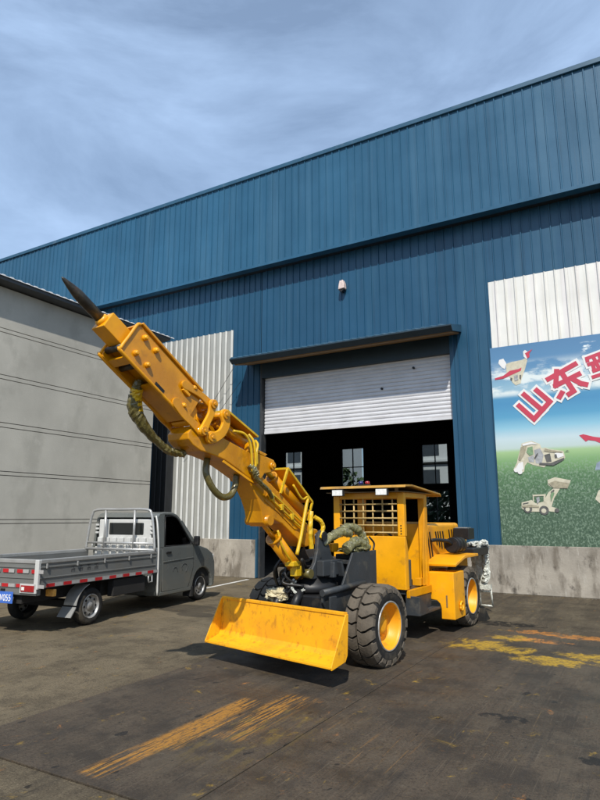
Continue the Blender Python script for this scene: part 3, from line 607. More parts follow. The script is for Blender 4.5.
# ---- wheels: tyre carcass > rim, hub bolts, tread lugs
TR, TW = .435, .175
def tyre_carcass():
    return [(.235,-.13),(.25,-.165),(.30,-.178),(.35,-.178),(.385,-.168),(.388,-.14),(.39,0),(.388,.14),(.385,.168),(.35,.178),(.30,.178),(.25,.165),(.235,.13)]
tm = MB().lathe(tyre_carcass(), (0,0,0), (0,1,0), 48)
tyre_me = tm.build('tmp', 'rubber').data
def lug(side):
    """one wavy tread block from centre groove over the shoulder"""
    mb = MB(); st = 2*math.pi/19; w0 = st*.415
    rows = []
    for k, (tt, r_, sk) in enumerate(((.012, TR, .0), (.06, TR+.001, .055), (.11, TR-.002, .02), (.155, TR-.012, -.05), (.181, TR-.045, -.055), (.184, TR-.085, -.055))):
        ww = w0 if k < 4 else w0*.74
        rows.append([(ang*ww + sk, tt, r_) for ang in (-1, -.35, .35, 1)])
    base = []
    def P(a, tt, r_): return (math.sin(a)*r_, tt*side, math.cos(a)*r_)
    top = [P(*q) for row in rows for q in row]; dep = [.06, .06, .06, .055, .03, .01]
    bot = [P(q[0]*1.04, q[1] if i < 4 else q[1]-.012, q[2]-dep[i] if i < 4 else q[2]-.004) for i, row in enumerate(rows) for q in row]
    nR = len(rows); o = len(top); fs = []
    for i in range(nR-1):
        for j in range(3):
            fs.append((i*4+j, i*4+j+1, (i+1)*4+j+1, (i+1)*4+j)); 
        fs.append((i*4, (i+1)*4, o+(i+1)*4, o+i*4)); fs.append((i*4+3, o+i*4+3, o+(i+1)*4+3, (i+1)*4+3))
    for j in range(3):
        fs.append((j, o+j, o+j+1, j+1)); e = (nR-1)*4; fs.append((e+j, e+j+1, o+e+j+1, o+e+j))
    mb.add(top+bot, fs); return mb
lugs = {}
for s_ in (-1, 1):
    oo = lug(s_).build('tmp', 'tread'); lugs[s_] = oo.data; bpy.data.objects.remove(oo)
rim_prof = [(.262,.160),(.256,.172),(.246,.174),(.238,.168),(.232,.145),(.226,.10),(.205,.06),(.200,.045),(.150,.035),(.145,.05),(.095,.055),(.09,.085),(.05,.09),(.001,.09)]
rim_edge = [(.266,.158),(.262,.176),(.252,.179),(.244,.172)]
for o_ in [x for x in bpy.data.objects if x.name.startswith('tmp')]: bpy.data.objects.remove(o_)
def wheel(s, side, ang, spin):
    X = fr_(ang); c = X((s, side*.705, TR-.004))
    A = R(ang); rz = math.atan2(-math.cos(A), -math.sin(A))
    wo = put('wheel', tyre_me, ld, c, (0, spin, rz))
    MB().lathe([(r_, h*side) for r_, h in rim_prof], (0,0,0), (0,1,0), 40).build('rim', 'yellow_rim', wo)
    MB().lathe([(r_, h*side) for r_, h in rim_edge], (0,0,0), (0,1,0), 40).build('rim_edge', 'silver', wo)
    hb = MB()
    for k in range(10):
        a = k*math.pi/5; hb.cyl((math.cos(a)*.12, .03*side, math.sin(a)*.12), (math.cos(a)*.12, .062*side, math.sin(a)*.12), .012, n=6)
    hb.build('hub_bolts', 'yellow_rim', wo)
    for sd in (-1, 1):
        for k in range(19):
            put('tread_lug', lugs[sd], wo, None, (0, (k + (.5 if sd > 0 else 0)) * 2*math.pi/19, 0))
for s, a in ((0, 7.0), (-2.95, 2.4)):
    for sd in (1, -1): wheel(s, sd, a, random.uniform(0, 1))

# ---- front blade
BXF = fr_(13.0); BC = FX((.90, 0, 0))
def LBl(mb, name, m, parent=ld, bevel=0): return mb.build(name, m, parent, xf=lambda p: BC + BXF((p[0]-.90, p[1], p[2])), bevel=bevel)
bp_ = [(.845,.665),(.868,.31),(.90,.255),(1.095,.205),(1.105,.222),(.918,.280),(.893,.325),(.87,.67)]
bl = LBl(MB().prism(bp_, -.92, .92), 'blade', 'blade_yellow', bevel=.004)
for t0, t1 in ((-.936, -.921), (.921, .936)):
    LBl(MB().prism([(.842,.672),(.88,.672),(1.108,.225),(1.10,.2),(.895,.245),(.862,.30)], t0, t1), 'end_plate', 'blade_yellow', bl, bevel=.003)
LBl(MB().beam((1.07,-.92,.222), (1.07,.92,.222), .09, .022).box(.835,.88,-.92,.92,.66,.69), 'cutting_edge', 'blade_yellow', bl, bevel=.004)
for t_ in (-.42, .30):
    LF(MB().prism([(.45,.42),(.45,.62),(.78,.55),(.80,.34),(.76,.30)], t_-.025, t_+.025), 'blade_arm', 'dark_grey', bevel=.005)
LF(MB().cyl((.80,.02,.42),(.66,.06,.62),.028,n=14).cyl((.69,.05,.58),(.58,.08,.80),.048,n=14), 'blade_cylinder', 'black_steel')
LF(MB().cyl((.80,-.22,.42),(.69,-.20,.60),.028,n=14).cyl((.71,-.2,.56),(.60,-.18,.76),.048,n=14), 'blade_cylinder', 'black_steel')
for t_ in (.36, .46): LF(MB().box(.44,.56,t_-.012,t_+.012,.40,.76), 'lug_plate', 'dark_grey', bevel=.004)
LF(MB().beam((.5,-.05,.42),(.55,.45,.52),.03,.03), 'tie_bar', 'dark_grey')

# ---- front frame
fp = [(.60,.70),(.60,.80),(.22,.83),(-.02,1.19),(-.56,1.20),(-.56,.62),(-.30,.44),(.40,.44)]
ff = LF(MB().prism(fp, .375, .40), 'frame_side_plate', 'dark_grey', bevel=.004)
LF(MB().prism(fp, -.40, -.375), 'frame_side_plate', 'dark_grey', bevel=.004)
LF(MB().box(-.56,-.10,-.374,.374,1.05,1.10).box(-.56,-.53,-.374,.374,.5,1.05), 'frame_deck', 'dark_grey', bevel=.006)
LF(MB().box(-.52,.58,-.374,.374,.46,.76), 'frame_body', 'black_steel', bevel=.02)
LF(MB().cyl((.62,.405,.80),(-.25,.405,.835),.036,n=14), 'side_tube', 'dark_grey')
LF(MB().cyl((0,-.56,.43),(0,.56,.43),.10,n=18).cyl((0,-.15,.43),(0,.15,.43),.2,n=20).cyl((0,.42,.43),(0,.60,.43),.17,n=20).cyl((0,-.42,.43),(0,-.60,.43),.17,n=20), 'front_axle', 'black_steel')
LF(MB().box(-.48,-.16,.06,.36,1.10,1.16), 'valve_cover', 'black_steel', bevel=.01)
# ---- slewing turret
tp = LF(MB().lathe([(0,.77),(.30,.77),(.31,.79),(.31,.86),(.26,.875),(.26,.93),(0,.93)], (.26,0,0), (0,0,1), 36), 'turret_base', 'black_steel')
ep = [(.02,.93),(.04,1.08),(.13,1.17),(.19,1.30),(.225,1.40),(.265,1.445),(.325,1.455),(.38,1.42),(.40,1.36),(.415,1.22),(.46,1.10),(.53,1.01),(.56,.95),(.52,.92)]
for t0, t1 in ((.155,.205),(-.205,-.155)): LF(MB().prism(ep, t0, t1), 'turret_ear', 'dark_grey', bevel=.010)
LF(MB().cyl((.315,-.23,1.38),(.315,.225,1.38),.04,n=18).cyl((.315,.225,1.38),(.315,.236,1.38),.055,n=18), 'boom_pin', 'black_steel')
LF(MB().box(.08,.44,.205,.30,.95,1.12).prism([(.06,.93),(.14,1.10),(.17,1.10),(.12,.93)],.21,.36).prism([(.25,.93),(.27,1.1),(.30,1.1),(.31,.93)],.21,.35), 'turret_bracket', 'dark_grey', bevel=.01)
LF(MB().cyl((.56,.12,.985),(.56,.22,.985),.05,n=16), 'turret_boss', 'hose_olive')

# ---- main boom
bpz = [(1.53,2.03),(1.47,2.09),(1.38,2.08),(1.26,2.00),(1.0,1.86),(.62,1.61),(.42,1.48),(.30,1.46),(.235,1.40),(.24,1.32),(.32,1.29),(.52,1.27),(.74,1.40),(.95,1.53),(1.10,1.58),(1.13,1.53),(1.20,1.50),(1.27,1.54),(1.30,1.66),(1.36,1.78),(1.48,1.94)]
mbm = LF(MB().prism(bpz, -.118, .118), 'main_boom', 'yellow_boom', bevel=.010)
for t_ in (.119, -.128):
    LF(MB().prism([(1.20,1.88),(1.0,1.76),(.60,1.50),(.55,1.44),(.75,1.47),(1.05,1.66),(1.25,1.76)], t_, t_+.009), 'stiffener', 'yellow_boom', mbm, bevel=.003)
LF(MB().cyl((1.195,-.16,1.565),(1.195,.16,1.565),.052,n=18), 'lift_lug', 'yellow_boom', mbm)
for s, z, r_ in ((1.42,2.02,.055),):
    LF(MB().cyl((s,-.185,z),(s,.185,z),r_,n=20).cyl((s,.185,z),(s,.198,z),r_*.6,n=12), 'pivot_pin', 'yellow_boom', mbm)
# guard over the stick cylinder: roof plate, far side plate, front rim
gd = LF(MB().prism([(.885,2.118),(.43,1.762),(.418,1.775),(.875,2.135)], -.145, .145), 'boom_guard', 'yellow_boom', bevel=.002)
LF(MB().prism([(.88,2.115),(.43,1.762),(.36,1.50),(1.0,1.87)], -.145, -.133), 'guard_side', 'yellow_boom', gd)
LF(MB().beam((1.01,.14,1.85),(.885,.14,2.12),.022,.022).beam((.885,-.14,2.125),(.885,.14,2.125),.022,.022).beam((.885,.142,2.128),(.425,.142,1.768),.016,.022).beam((.425,.14,1.765),(.52,.14,1.56),.02,.02), 'guard_rim', 'hose_yellow', gd)
def ram(p0, p1, frac, rr, rb, nm, par=ld):
    a = Vector(p0); b_ = Vector(p1); d = b_-a; e = d.normalized(); q = a + d*frac
    o = LF(MB().cyl(q, b_, rb, n=20).cyl(q, q+e*.035, rb*1.16, n=20).cyl(b_-e*.05, b_, rb*1.12, n=20), nm, 'yellow_boom', par)
    LF(MB().cyl(a, q+e*.02, rr, n=14), 'rod', 'yellow_boom' if nm == 'lift_cylinder' else 'hose_yellow', o)
    side = Vector((0,1,0))
    LF(MB().cyl(a-side*.07, a+side*.07, rr*1.7, n=16), 'rod_eye', 'yellow_boom', o)
    return o
ram((1.16,.0,2.14), (.36,.0,1.62), .20, .030, .058, 'stick_cylinder')
lc = ram((1.195,.02,1.565), (.50,.02,.97), .30, .028, .078, 'lift_cylinder')
LF(MB().box(.66,.78,.02,.14,1.07,1.125).box(.60,.70,.03,.12,.96,1.07), 'hose_block', 'hose_yellow', lc, bevel=.008)
LF(MB().tube([(.98,.08,1.46),(.95,.10,1.33),(.86,.11,1.20),(.76,.10,1.12)], .012, 7), 'feed_pipe', 'hose_yellow', lc)
LF(MB().tube([(.55,.165,1.80),(.62,.17,1.60),(.70,.18,1.38),(.77,.18,1.20)], .020, 8), 'hose_post', 'hose_yellow')
LF(MB().tube([(.80,.15,1.95),(.66,.165,1.80),(.56,.165,1.82),(.53,.165,1.76)], .012, 7), 'feed_pipe', 'hose_yellow')
LF(MB().tube([(.47,.16,1.66),(.52,.18,1.45),(.50,.18,1.25)], .026, 8, jit=.004), 'wrapped_hose', 'hose_yellow')
LF(MB().tube([(.40,.15,1.60),(.33,.19,1.55),(.30,.20,1.48),(.36,.2,1.36)], .026, 8, jit=.003), 'wrapped_hose', 'hose_yellow')
for dz, ds in ((0, 0), (.055, -.03)):
    LF(MB().tube([(1.20+ds,.14,1.80+dz),(.98+ds,.15,1.67+dz),(.72+ds,.15,1.52+dz),(.60+ds,.16,1.47+dz)], .010, 7), 'boom_pipe', 'hose_yellow', mbm)
for s, z in ((1.16,1.80),(.82,1.60),(1.0,1.70)): LF(MB().box(s-.02,s+.02,.128,.165,z-.03,z+.035), 'pipe_clamp', 'hose_yellow', mbm, bevel=.004)

# ---- stick
sp_ = [(2.37,2.36),(2.31,2.43),(2.21,2.45),(2.10,2.42),(1.88,2.35),(1.57,2.26),(1.44,2.26),(1.30,2.235),(1.20,2.215),(1.13,2.20),(1.09,2.15),(1.10,2.10),(1.16,2.065),(1.28,2.045),(1.335,1.98),(1.38,1.94),(1.44,1.935),(1.51,1.985),(1.70,2.07),(1.88,2.145),(2.06,2.185),(2.20,2.205),(2.30,2.25),(2.36,2.30)]
stk = LF(MB().prism(sp_, -.142, .142), 'stick', 'yellow_boom', bevel=.010)
for s, z, r_ in ((1.165,2.135,.04),(1.42,2.02,.042)):
    LF(MB().cyl((s,.14,z),(s,.168,z),r_,n=18).cyl((s,.168,z),(s,.182,z),r_*.5,n=10), 'pin_cap', 'yellow_boom', stk)
LF(MB().prism([(1.90,2.14),(1.50,1.97),(1.46,1.955),(1.46,1.94),(1.52,1.955),(1.92,2.122)], .143, .152), 'edge_bead', 'yellow', stk)
LF(MB().prism([(1.56,2.255),(1.40,2.255),(1.28,2.225),(1.24,2.25),(1.36,2.28),(1.44,2.30),(1.50,2.36),(1.54,2.33)], .09, .146), 'cheek', 'yellow_boom', stk, bevel=.006)
sg = LF(MB().prism([(1.862,2.625),(1.40,2.415),(1.392,2.43),(1.856,2.642)], -.145, .145), 'stick_guard', 'yellow_boom')
LF(MB().prism([(1.86,2.62),(1.40,2.415),(1.36,2.24),(1.88,2.37)], -.145, -.133), 'guard_side', 'yellow_boom', sg)
LF(MB().beam((1.89,.14,2.38),(1.862,.14,2.63),.02,.02).beam((1.862,-.14,2.632),(1.862,.14,2.632),.022,.022).beam((1.862,.142,2.634),(1.395,.142,2.422),.016,.02), 'guard_rim', 'hose_yellow', sg)
ram((2.02,.0,2.60), (1.34,.0,2.31), .16, .030, .056, 'tilt_cylinder')
# yellow hoses over the stick
for pts in ([(1.78,.15,2.44),(1.66,.19,2.42),(1.58,.20,2.33),(1.55,.20,2.18),(1.53,.19,2.05)], [(1.55,.15,2.43),(1.52,.19,2.36),(1.50,.20,2.24),(1.49,.20,2.14),(1.50,.19,2.02)], [(1.42,.13,2.38),(1.44,.18,2.33),(1.48,.20,2.24),(1.47,.2,2.12)]):
    LF(MB().tube(pts, .014, 8), 'hose', 'hose_yellow')
LF(MB().tube([(1.53,.19,2.06),(1.47,.19,1.99),(1.38,.19,1.93),(1.25,.18,1.86),(1.18,.16,1.80)], .024, 8, jit=.004), 'wrapped_hose', 'hose_olive')
LF(MB().tube([(1.55,.17,2.12),(1.50,.20,2.06),(1.47,.2,2.02)], .030, 8, jit=.006), 'wrapped_hose', 'plastic_wrap')
LF(MB().tube([(1.96,-.02,2.16),(1.99,.0,2.02),(1.92,.02,1.88),(1.80,.03,1.795),(1.68,.03,1.81),(1.61,.03,1.90),(1.58,.02,2.02)], .034, 10), 'hose_loop', 'hose_olive')

# ---- breaker: axis tilted 33 degrees
ca, sa = math.cos(R(33)), math.sin(R(33))
def bk(a, h, t): return (3.065 + a*ca - h*sa, t, 3.105 + a*sa + h*ca)
def LB(mb, name, m, parent=ld, bevel=0, seg=2):
    return mb.build(name, m, parent, xf=lambda p: FX(bk(p[0], p[2], p[1])), bevel=bevel, seg=seg)
ho = LB(MB().prism([(-.93,-.165),(-.93,.13),(-.90,.17),(-.02,.17),(0,.15),(0,-.15),(-.02,-.17),(-.90,-.17)], .112, .135), 'breaker_plate', 'yellow_boom', bevel=.006)
LB(MB().prism([(-.93,-.165),(-.93,.13),(-.90,.17),(-.02,.17),(0,.15),(0,-.15),(-.02,-.17),(-.90,-.17)], -.135, -.112), 'breaker_plate', 'yellow_boom', bevel=.006)
for sd in (1, -1):
    LB(MB().tube([(-.90,sd*.137,-.168),(-.5,sd*.137,-.168),(-.03,sd*.137,-.168),(.003,sd*.137,-.14),(.003,sd*.137,0),(.003,sd*.137,.14),(-.02,sd*.137,.168)], .016, 8, 4), 'plate_rim', 'yellow')
LB(MB().box(-.90,-.02,-.16,.16,.172,.195), 'breaker_cover', 'yellow_boom', bevel=.005)
LB(MB().box(-.88,-.06,-.111,.111,-.09,.12), 'breaker_body', 'yellow_boom', bevel=.01)
LB(MB().box(-.90,-.42,-.111,.111,-.168,-.145).box(-.16,-.08,-.111,.111,-.168,-.145), 'breaker_underplate', 'yellow_boom')
LB(MB().cyl((-.02,-.111,-.10),(-.02,.111,-.10),.03,n=14).cyl((-.22,-.111,-.12),(-.22,.111,-.12),.03,n=14), 'tie_rod', 'worn_steel')
blk = LB(MB().box(-.10,.215,-.086,.086,-.082,.082), 'breaker_head', 'yellow', bevel=.006)
LB(MB().lathe([(0,.20),(.060,.20),(.060,.235),(.046,.25),(0,.25)], (0,0,0), (1,0,0), 20), 'bushing', 'yellow', blk)
ch = MB(); prof = [(.046,.15),(.046,.48),(.044,.52),(.030,.60),(.014,.67),(.003,.69)]
ch.lathe([(0,.15)]+prof+[(0,.692)], (0,0,0), (1,0,0), 22)
LB(ch, 'chisel', 'worn_steel')
for a, h in ((-.12,.105),(-.27,.10),(-.13,-.075),(-.28,-.072),(-.80,.135),(-.80,-.085)):
    LB(MB().cyl((a,.132,h),(a,.158,h),.027,n=14).cyl((a,.158,h),(a,.176,h),.025,.014,n=14), 'bolt', 'yellow', bevel=.003)
for a in (-.50,-.56): LB(MB().box(a-.06 if a == -.50 else a-.02, a+.06 if a == -.50 else a-.019, .1355, .139, -.150, -.118), 'slot', 'black_steel') if a == -.50 else None
LB(MB().box(-.80,-.70,.136,.162,.02,.05).box(-.735,-.70,.136,.162,.05,.085), 'stop_block', 'yellow', bevel=.005)
LB(MB().prism([(-.93,-.165),(-.93,.06),(-.99,.02),(-1.03,-.08),(-1.0,-.16)], -.11, .11), 'breaker_heel', 'yellow', bevel=.02, seg=3)
# linkage
def capsule(pts, wd, t0, t1, ends=True):
    """flat curved link through (s, z) points with round ends"""
    P2 = [Vector((p[0], p[1])) for p in pts]; E = [P2[0]*2-P2[1]] + P2 + [P2[-1]*2-P2[-2]]; q = []
    for i in range(1, len(E)-2):
        a, b_, c, d = E[i-1:i+3]
        for k in range(6):
            t = k/6; q.append(.5*((2*b_)+(c-a)*t+(2*a-5*b_+4*c-d)*t*t+(3*b_-a-3*c+d)*t**3))
    q.append(P2[-1]); L_, R_ = [], []
    for i, p in enumerate(q):
        d = (q[min(i+1,len(q)-1)]-q[max(i-1,0)]).normalized(); nn_ = Vector((-d.y, d.x)); f_ = i/(len(q)-1); ww = wd/2*(1-.22*math.sin(math.pi*f_))
        L_.append(p+nn_*ww); R_.append(p-nn_*ww)
    d = (q[-1]-q[-2]).normalized(); nn_ = Vector((-d.y, d.x))
    e1 = [q[-1] + nn_*math.cos(a)*wd/2 + d*math.sin(a)*wd/2 for a in (.4,.8,1.2,1.57,1.95,2.35,2.75)]
    d = (q[1]-q[0]).normalized(); nn_ = Vector((-d.y, d.x))
    e0 = [q[0] - nn_*math.cos(a)*wd/2 - d*math.sin(a)*wd/2 for a in (.4,.8,1.2,1.57,1.95,2.35,2.75)]
    poly = L_ + e1 + R_[::-1] + e0
    return MB().prism([(p.x, p.y) for p in poly], t0, t1)
for sd in (1, -1):
    def T(a, b_): return (a, b_) if sd > 0 else (-b_, -a)
    LF(capsule([(2.44,2.79),(2.30,2.75),(2.20,2.71),(2.11,2.655)], .085, *T(.137,.165)), 'link_arm', 'yellow_boom', bevel=.006)
    LF(capsule([(2.53,2.61),(2.44,2.52),(2.34,2.46),(2.22,2.385)], .10, *T(.137,.160)), 'link_arm', 'yellow_boom', bevel=.006)
    LF(capsule([(2.11,2.655),(2.13,2.56),(2.18,2.47),(2.225,2.385)], .095, *T(.170,.200)), 'link_bar', 'yellow', bevel=.008)
    LF(capsule([(1.935,2.575),(1.92,2.49),(1.97,2.40),(2.05,2.35),(2.12,2.335)], .12, *T(.160,.195)), 'curved_link', 'yellow', bevel=.008)
    for s, z, t_ in ((2.11,2.655,.2),(2.225,2.385,.2),(1.935,2.575,.195),(2.12,2.335,.195)):
        LF(MB().cyl((s,sd*(t_-.03),z),(s,sd*(t_+.018),z),.043,n=18).cyl((s,sd*(t_+.018),z),(s,sd*(t_+.03),z),.018,n=8), 'pin_cap', 'yellow_boom', bevel=.003)
for s, z, r_ in ((2.11,2.655,.034),(2.225,2.385,.045),(1.935,2.575,.034),(2.12,2.335,.03)):
    LF(MB().cyl((s,-.19,z),(s,.19,z),r_,n=16), 'pin', 'yellow_boom')
LF(MB().cyl((2.11,-.05,2.655),(2.11,.05,2.655),.055,n=16).beam((2.11,0,2.655),(1.935,0,2.575),.08,.06), 'rod_link', 'yellow_boom', bevel=.006)
# wrapped breaker feed hose under the housing
LF(MB().tube([(2.80,-.05,2.80),(2.80,-.08,2.68),(2.80,-.1,2.56),(2.70,-.1,2.42),(2.52,-.1,2.28),(2.36,-.09,2.20),(2.22,-.06,2.19)], .048, 10, 8, jit=.006, rf=lambda u: .75+.55*math.sin(min(1,u*1.5)*3.14)), 'wrapped_hose', 'hose_olive')
LF(MB().tube([(2.815,-.05,2.72),(2.80,-.08,2.62),(2.77,-.1,2.52)], .055, 10, 6, jit=.010), 'hose_wrap', 'hose_yellow')

# ---- hoses, wraps and clutter round the turret
rng_ = random.Random(3)
for i in range(11):
    a = Vector((rng_.uniform(.35,.62), rng_.uniform(-.32,.15), rng_.uniform(.72,.98))); c = Vector((rng_.uniform(.1,.5), rng_.uniform(-.15,.22), rng_.uniform(1.0,1.30)))
    mid = (a+c)/2 + Vector((rng_.uniform(.05,.25), rng_.uniform(-.12,.12), rng_.uniform(-.1,.18)))
    LF(MB().tube([a, mid, c], rng_.uniform(.012,.020), 7), 'hydraulic_hose', 'hose_black')
def crumple(name, c, r, m, seed, par=ld, X=FX, amp=.35):
    bm = bmesh.new(); bmesh.ops.create_icosphere(bm, subdivisions=4, radius=1)
    for v in bm.verts:
        nse = noise.noise(v.co*2.1+Vector((seed,0,0)))*amp + noise.noise(v.co*6+Vector((0,seed,0)))*amp*.5 + noise.noise(v.co*13+Vector((0,seed,4)))*amp*.22
        v.co *= 1 + nse
        v.co = X((c[0]+v.co.x*r[0], c[1]+v.co.y*r[1], c[2]+v.co.z*r[2]))
    me = bpy.data.meshes.new(name); bm.to_mesh(me); bm.free(); me.materials.append(MATS[m])
    return put(name, me, par)
crumple('wrapped_valve', (.60,-.22,.74), (.10,.15,.075), 'cream_wrap', 1.5)
crumple('wrapped_valve', (.60,-.02,.80), (.06,.07,.07), 'black_steel', 4.1)
LF(MB().tube([(.62,.02,.92),(.66,.03,.83),(.62,.08,.78),(.58,.14,.82)], .014, 7, jit=.006), 'wrapped_hose', 'white_wrap')
LF(MB().tube([(.60,-.08,.80),(.66,0,.86),(.62,.06,.9)], .012, 7, jit=.006), 'wrapped_hose', 'white_wrap')
# big plastic wrapped hose bundle between turret and cab
lump = lambda u: 1 + .06*math.sin(u*17)
LF(MB().tube([(.27,.16,1.29),(.13,.20,1.37),(-.05,.23,1.43),(-.22,.24,1.40)], .052, 20, 22, rf=lump, crease=.24), 'wrapped_hose', 'plastic_wrap')
LF(MB().tube([(-.06,.18,1.40),(-.22,.20,1.475),(-.40,.24,1.44),(-.50,.27,1.30),(-.50,.28,1.18)], .054, 20, 22, rf=lump, crease=.24), 'wrapped_hose', 'plastic_wrap')
LF(MB().tube([(-.02,.30,1.22),(-.16,.31,1.29),(-.32,.30,1.31),(-.48,.32,1.22)], .058, 20, 22, rf=lump, crease=.24), 'wrapped_hose', 'plastic_wrap')
crumple('wrapped_hose', (-.30,.24,1.21), (.24,.14,.05), 'plastic_wrap', 7.7)
LF(MB().tube([(-.50,.34,1.36),(-.58,.36,1.28),(-.56,.36,1.20)], .012, 7), 'hydraulic_hose', 'hose_black')
LF(MB().box(-.12,.02,.06,.14,1.19,1.29), 'hose_bracket', 'yellow', bevel=.01)

# ---- cab on the rear frame
W = .54
cb = LR(MB().box(-1.25,-1.215,-W,W,.66,1.345), 'cab_front_panel', 'yellow', bevel=.008)
for t0, t1 in ((W-.03, W-.002), (-W+.002, -W+.03)): LR(MB().prism([(-1.251,.66),(-1.251,1.34),(-1.27,1.34),(-1.32,1.18),(-1.33,.66)], t0, t1), 'cab_cheek', 'yellow', bevel=.004)
for t0, t1 in ((W-.10,W-.001),(-W+.001,-W+.10)):
    LR(MB().box(-1.30,-1.218,t0,t1,1.346,1.93), 'cab_post', 'yellow', bevel=.008)
    LR(MB().box(-2.08,-1.97,t0,t1,.62,1.93), 'cab_post', 'yellow', bevel=.008)
LR(MB().box(-1.30,-1.22,-W+.101,W-.101,1.845,1.93), 'cab_beam', 'yellow', bevel=.006)
LR(MB().box(-1.965,-1.31,W-.07,W-.005,1.86,1.93).box(-1.965,-1.31,-W+.005,-W+.07,1.86,1.93).box(-2.07,-1.99,-W+.101,W-.101,1.86,1.93), 'cab_beam', 'yellow', bevel=.005)
LR(MB().box(-2.06,-2.03,-W+.101,W-.101,.62,1.50), 'cab_rear_panel', 'yellow', bevel=.004)
LR(MB().box(-2.065,-2.025,-W+.101,W-.101,1.502,1.53), 'rear_sill', 'grille')
LR(MB().box(-1.965,-1.34,-W+.005,-W+.03,.62,1.45), 'cab_side_panel', 'yellow', bevel=.004)
LR(MB().prism([(-1.968,1.10),(-1.968,1.66),(-1.86,1.02),(-1.86,.66),(-1.968,.66)], W-.02, W-.004), 'door_gusset', 'yellow', bevel=.003)
LR(MB().box(-2.02,-1.255,-W+.03,W-.03,.60,.64), 'cab_floor', 'dark_grey')
LR(MB().box(-2.07,-1.26,W-.02,W+.03,.555,.655), 'cab_sill', 'yellow_boom', bevel=.006)
LR(MB().box(-1.96,-1.80,W-.12,W-.03,.66,.76), 'sill_box', 'yellow', bevel=.006)
se = LR(MB().box(-1.90,-1.52,-.2,.26,.78,.90), 'seat', 'seat', bevel=.03, seg=3); LR(MB().box(-2.0,-1.90,-.2,.26,.88,1.30), 'backrest', 'seat', se, bevel=.03, seg=3)
LR(MB().box(-1.66,-1.44,.30,.44,.66,1.02), 'control_box', 'seat', bevel=.012)
LR(MB().cyl((-1.45,.05,.66),(-1.62,.05,1.22),.025,n=10), 'steering_column', 'black_steel')
swm = MB(); pts = [( -1.64+.17*math.cos(a)*.35, .05+.17*math.sin(a), 1.24+.17*math.cos(a)*.9) for a in [k*2*math.pi/16 for k in range(17)]]; swm.tube(pts, .014, 7, 1); LR(swm, 'steering_wheel', 'black_steel')
for i in range(6):
    t_ = -W+.101 + (2*W-.202)*(i+.5)/6 + .0
    LR(MB().cyl((-1.235,t_,1.345),(-1.235,t_,1.845),.0115,n=8), 'grille_bar', 'grille')
for i in range(5):
    z_ = 1.36 + .475*(i+.35)/5
    LR(MB().cyl((-1.222,-W+.102,z_),(-1.222,W-.102,z_),.0105,n=8), 'grille_bar', 'grille')
for i in range(4):
    LR(MB().cyl((-1.219,W-.05,1.38+i*.035),(-1.214,W-.05,1.38+i*.035),.010,n=8), 'bolt_hole', 'black_steel')
# roof sheet: front lip, shallow fall to the rear
rf = LR(MB().prism([(-1.04,1.985),(-1.06,2.02),(-1.30,2.03),(-2.40,1.945),(-2.44,1.90),(-2.42,1.90),(-2.39,1.925),(-1.30,2.005),(-1.07,1.995)], -.66, .64), 'cab_roof', 'roof_paint', bevel=.004)
LR(MB().box(-2.30,-1.12,-.60,.58,1.931,1.939), 'roof_lining', 'brown_roof', rf)
for t_ in (-.50,.46): LR(MB().box(-1.19,-1.16,t_-.02,t_+.02,1.93,2.0), 'roof_bracket', 'brown_roof', rf)
for t_ in (-.37,.30):
    lt = LR(MB().box(-1.09,-1.03,t_-.085,t_+.085,1.885,1.975), 'work_lamp', 'dark_grey', bevel=.006); LR(MB().box(-1.031,-1.022,t_-.078,t_+.078,1.892,1.968), 'lens', 'lamp_white', lt)
bc = LR(MB().box(-1.22,-1.12,-.10,.06,2.02,2.045), 'beacon_base', 'black_steel', bevel=.004)
for t_, m_ in ((-.07,'lamp_blue'),(.03,'lamp_red')): LR(MB().lathe([(0,.0),(.034,0),(.034,.03),(.024,.042),(0,.045)], (-1.17,t_,2.045), (0,0,1), 16), 'beacon_lens', m_, bc)

# steps and tank box
LR(MB().prism([(-1.28,.60),(-1.28,.34),(-2.0,.34),(-2.06,.36),(-2.06,.60)], .50, .56).box(-1.30,-1.27,.50,.69,.34,.58), 'step_box', 'dark_grey', bevel=.005)
LR(MB().box(-2.06,-1.30,.57,.69,.34,.37), 'step_tread', 'dark_grey', bevel=.004)
LR(MB().prism([(-1.30,.37),(-1.30,.58),(-1.62,.37)], .67, .69), 'step_side', 'dark_grey')
tk = LR(MB().prism([(.50,.83),(.885,.83),(.885,.20),(.69,.20),(.69,.34),(.675,.40),(.63,.445),(.50,.46)], -2.56, -2.09, 0), 'tank_box', 'yellow', bevel=.008)
LR(MB().box(-2.092,-2.084,.765,.785,.36,.52), 'slot', 'brown_roof', tk)
rg = MB(); rg.tube([(-2.34+.06*math.cos(a), .905, .36+.06*math.sin(a)) for a in [k*2*math.pi/14 for k in range(15)]], .014, 7, 1).cyl((-2.34,.88,.36),(-2.34,.91,.36),.02,n=10); LR(rg, 'valve_wheel', 'yellow', tk)
LR(MB().box(-2.40,-2.0,.42,.51,.46,.66), 'side_skirt', 'yellow', bevel=.006)
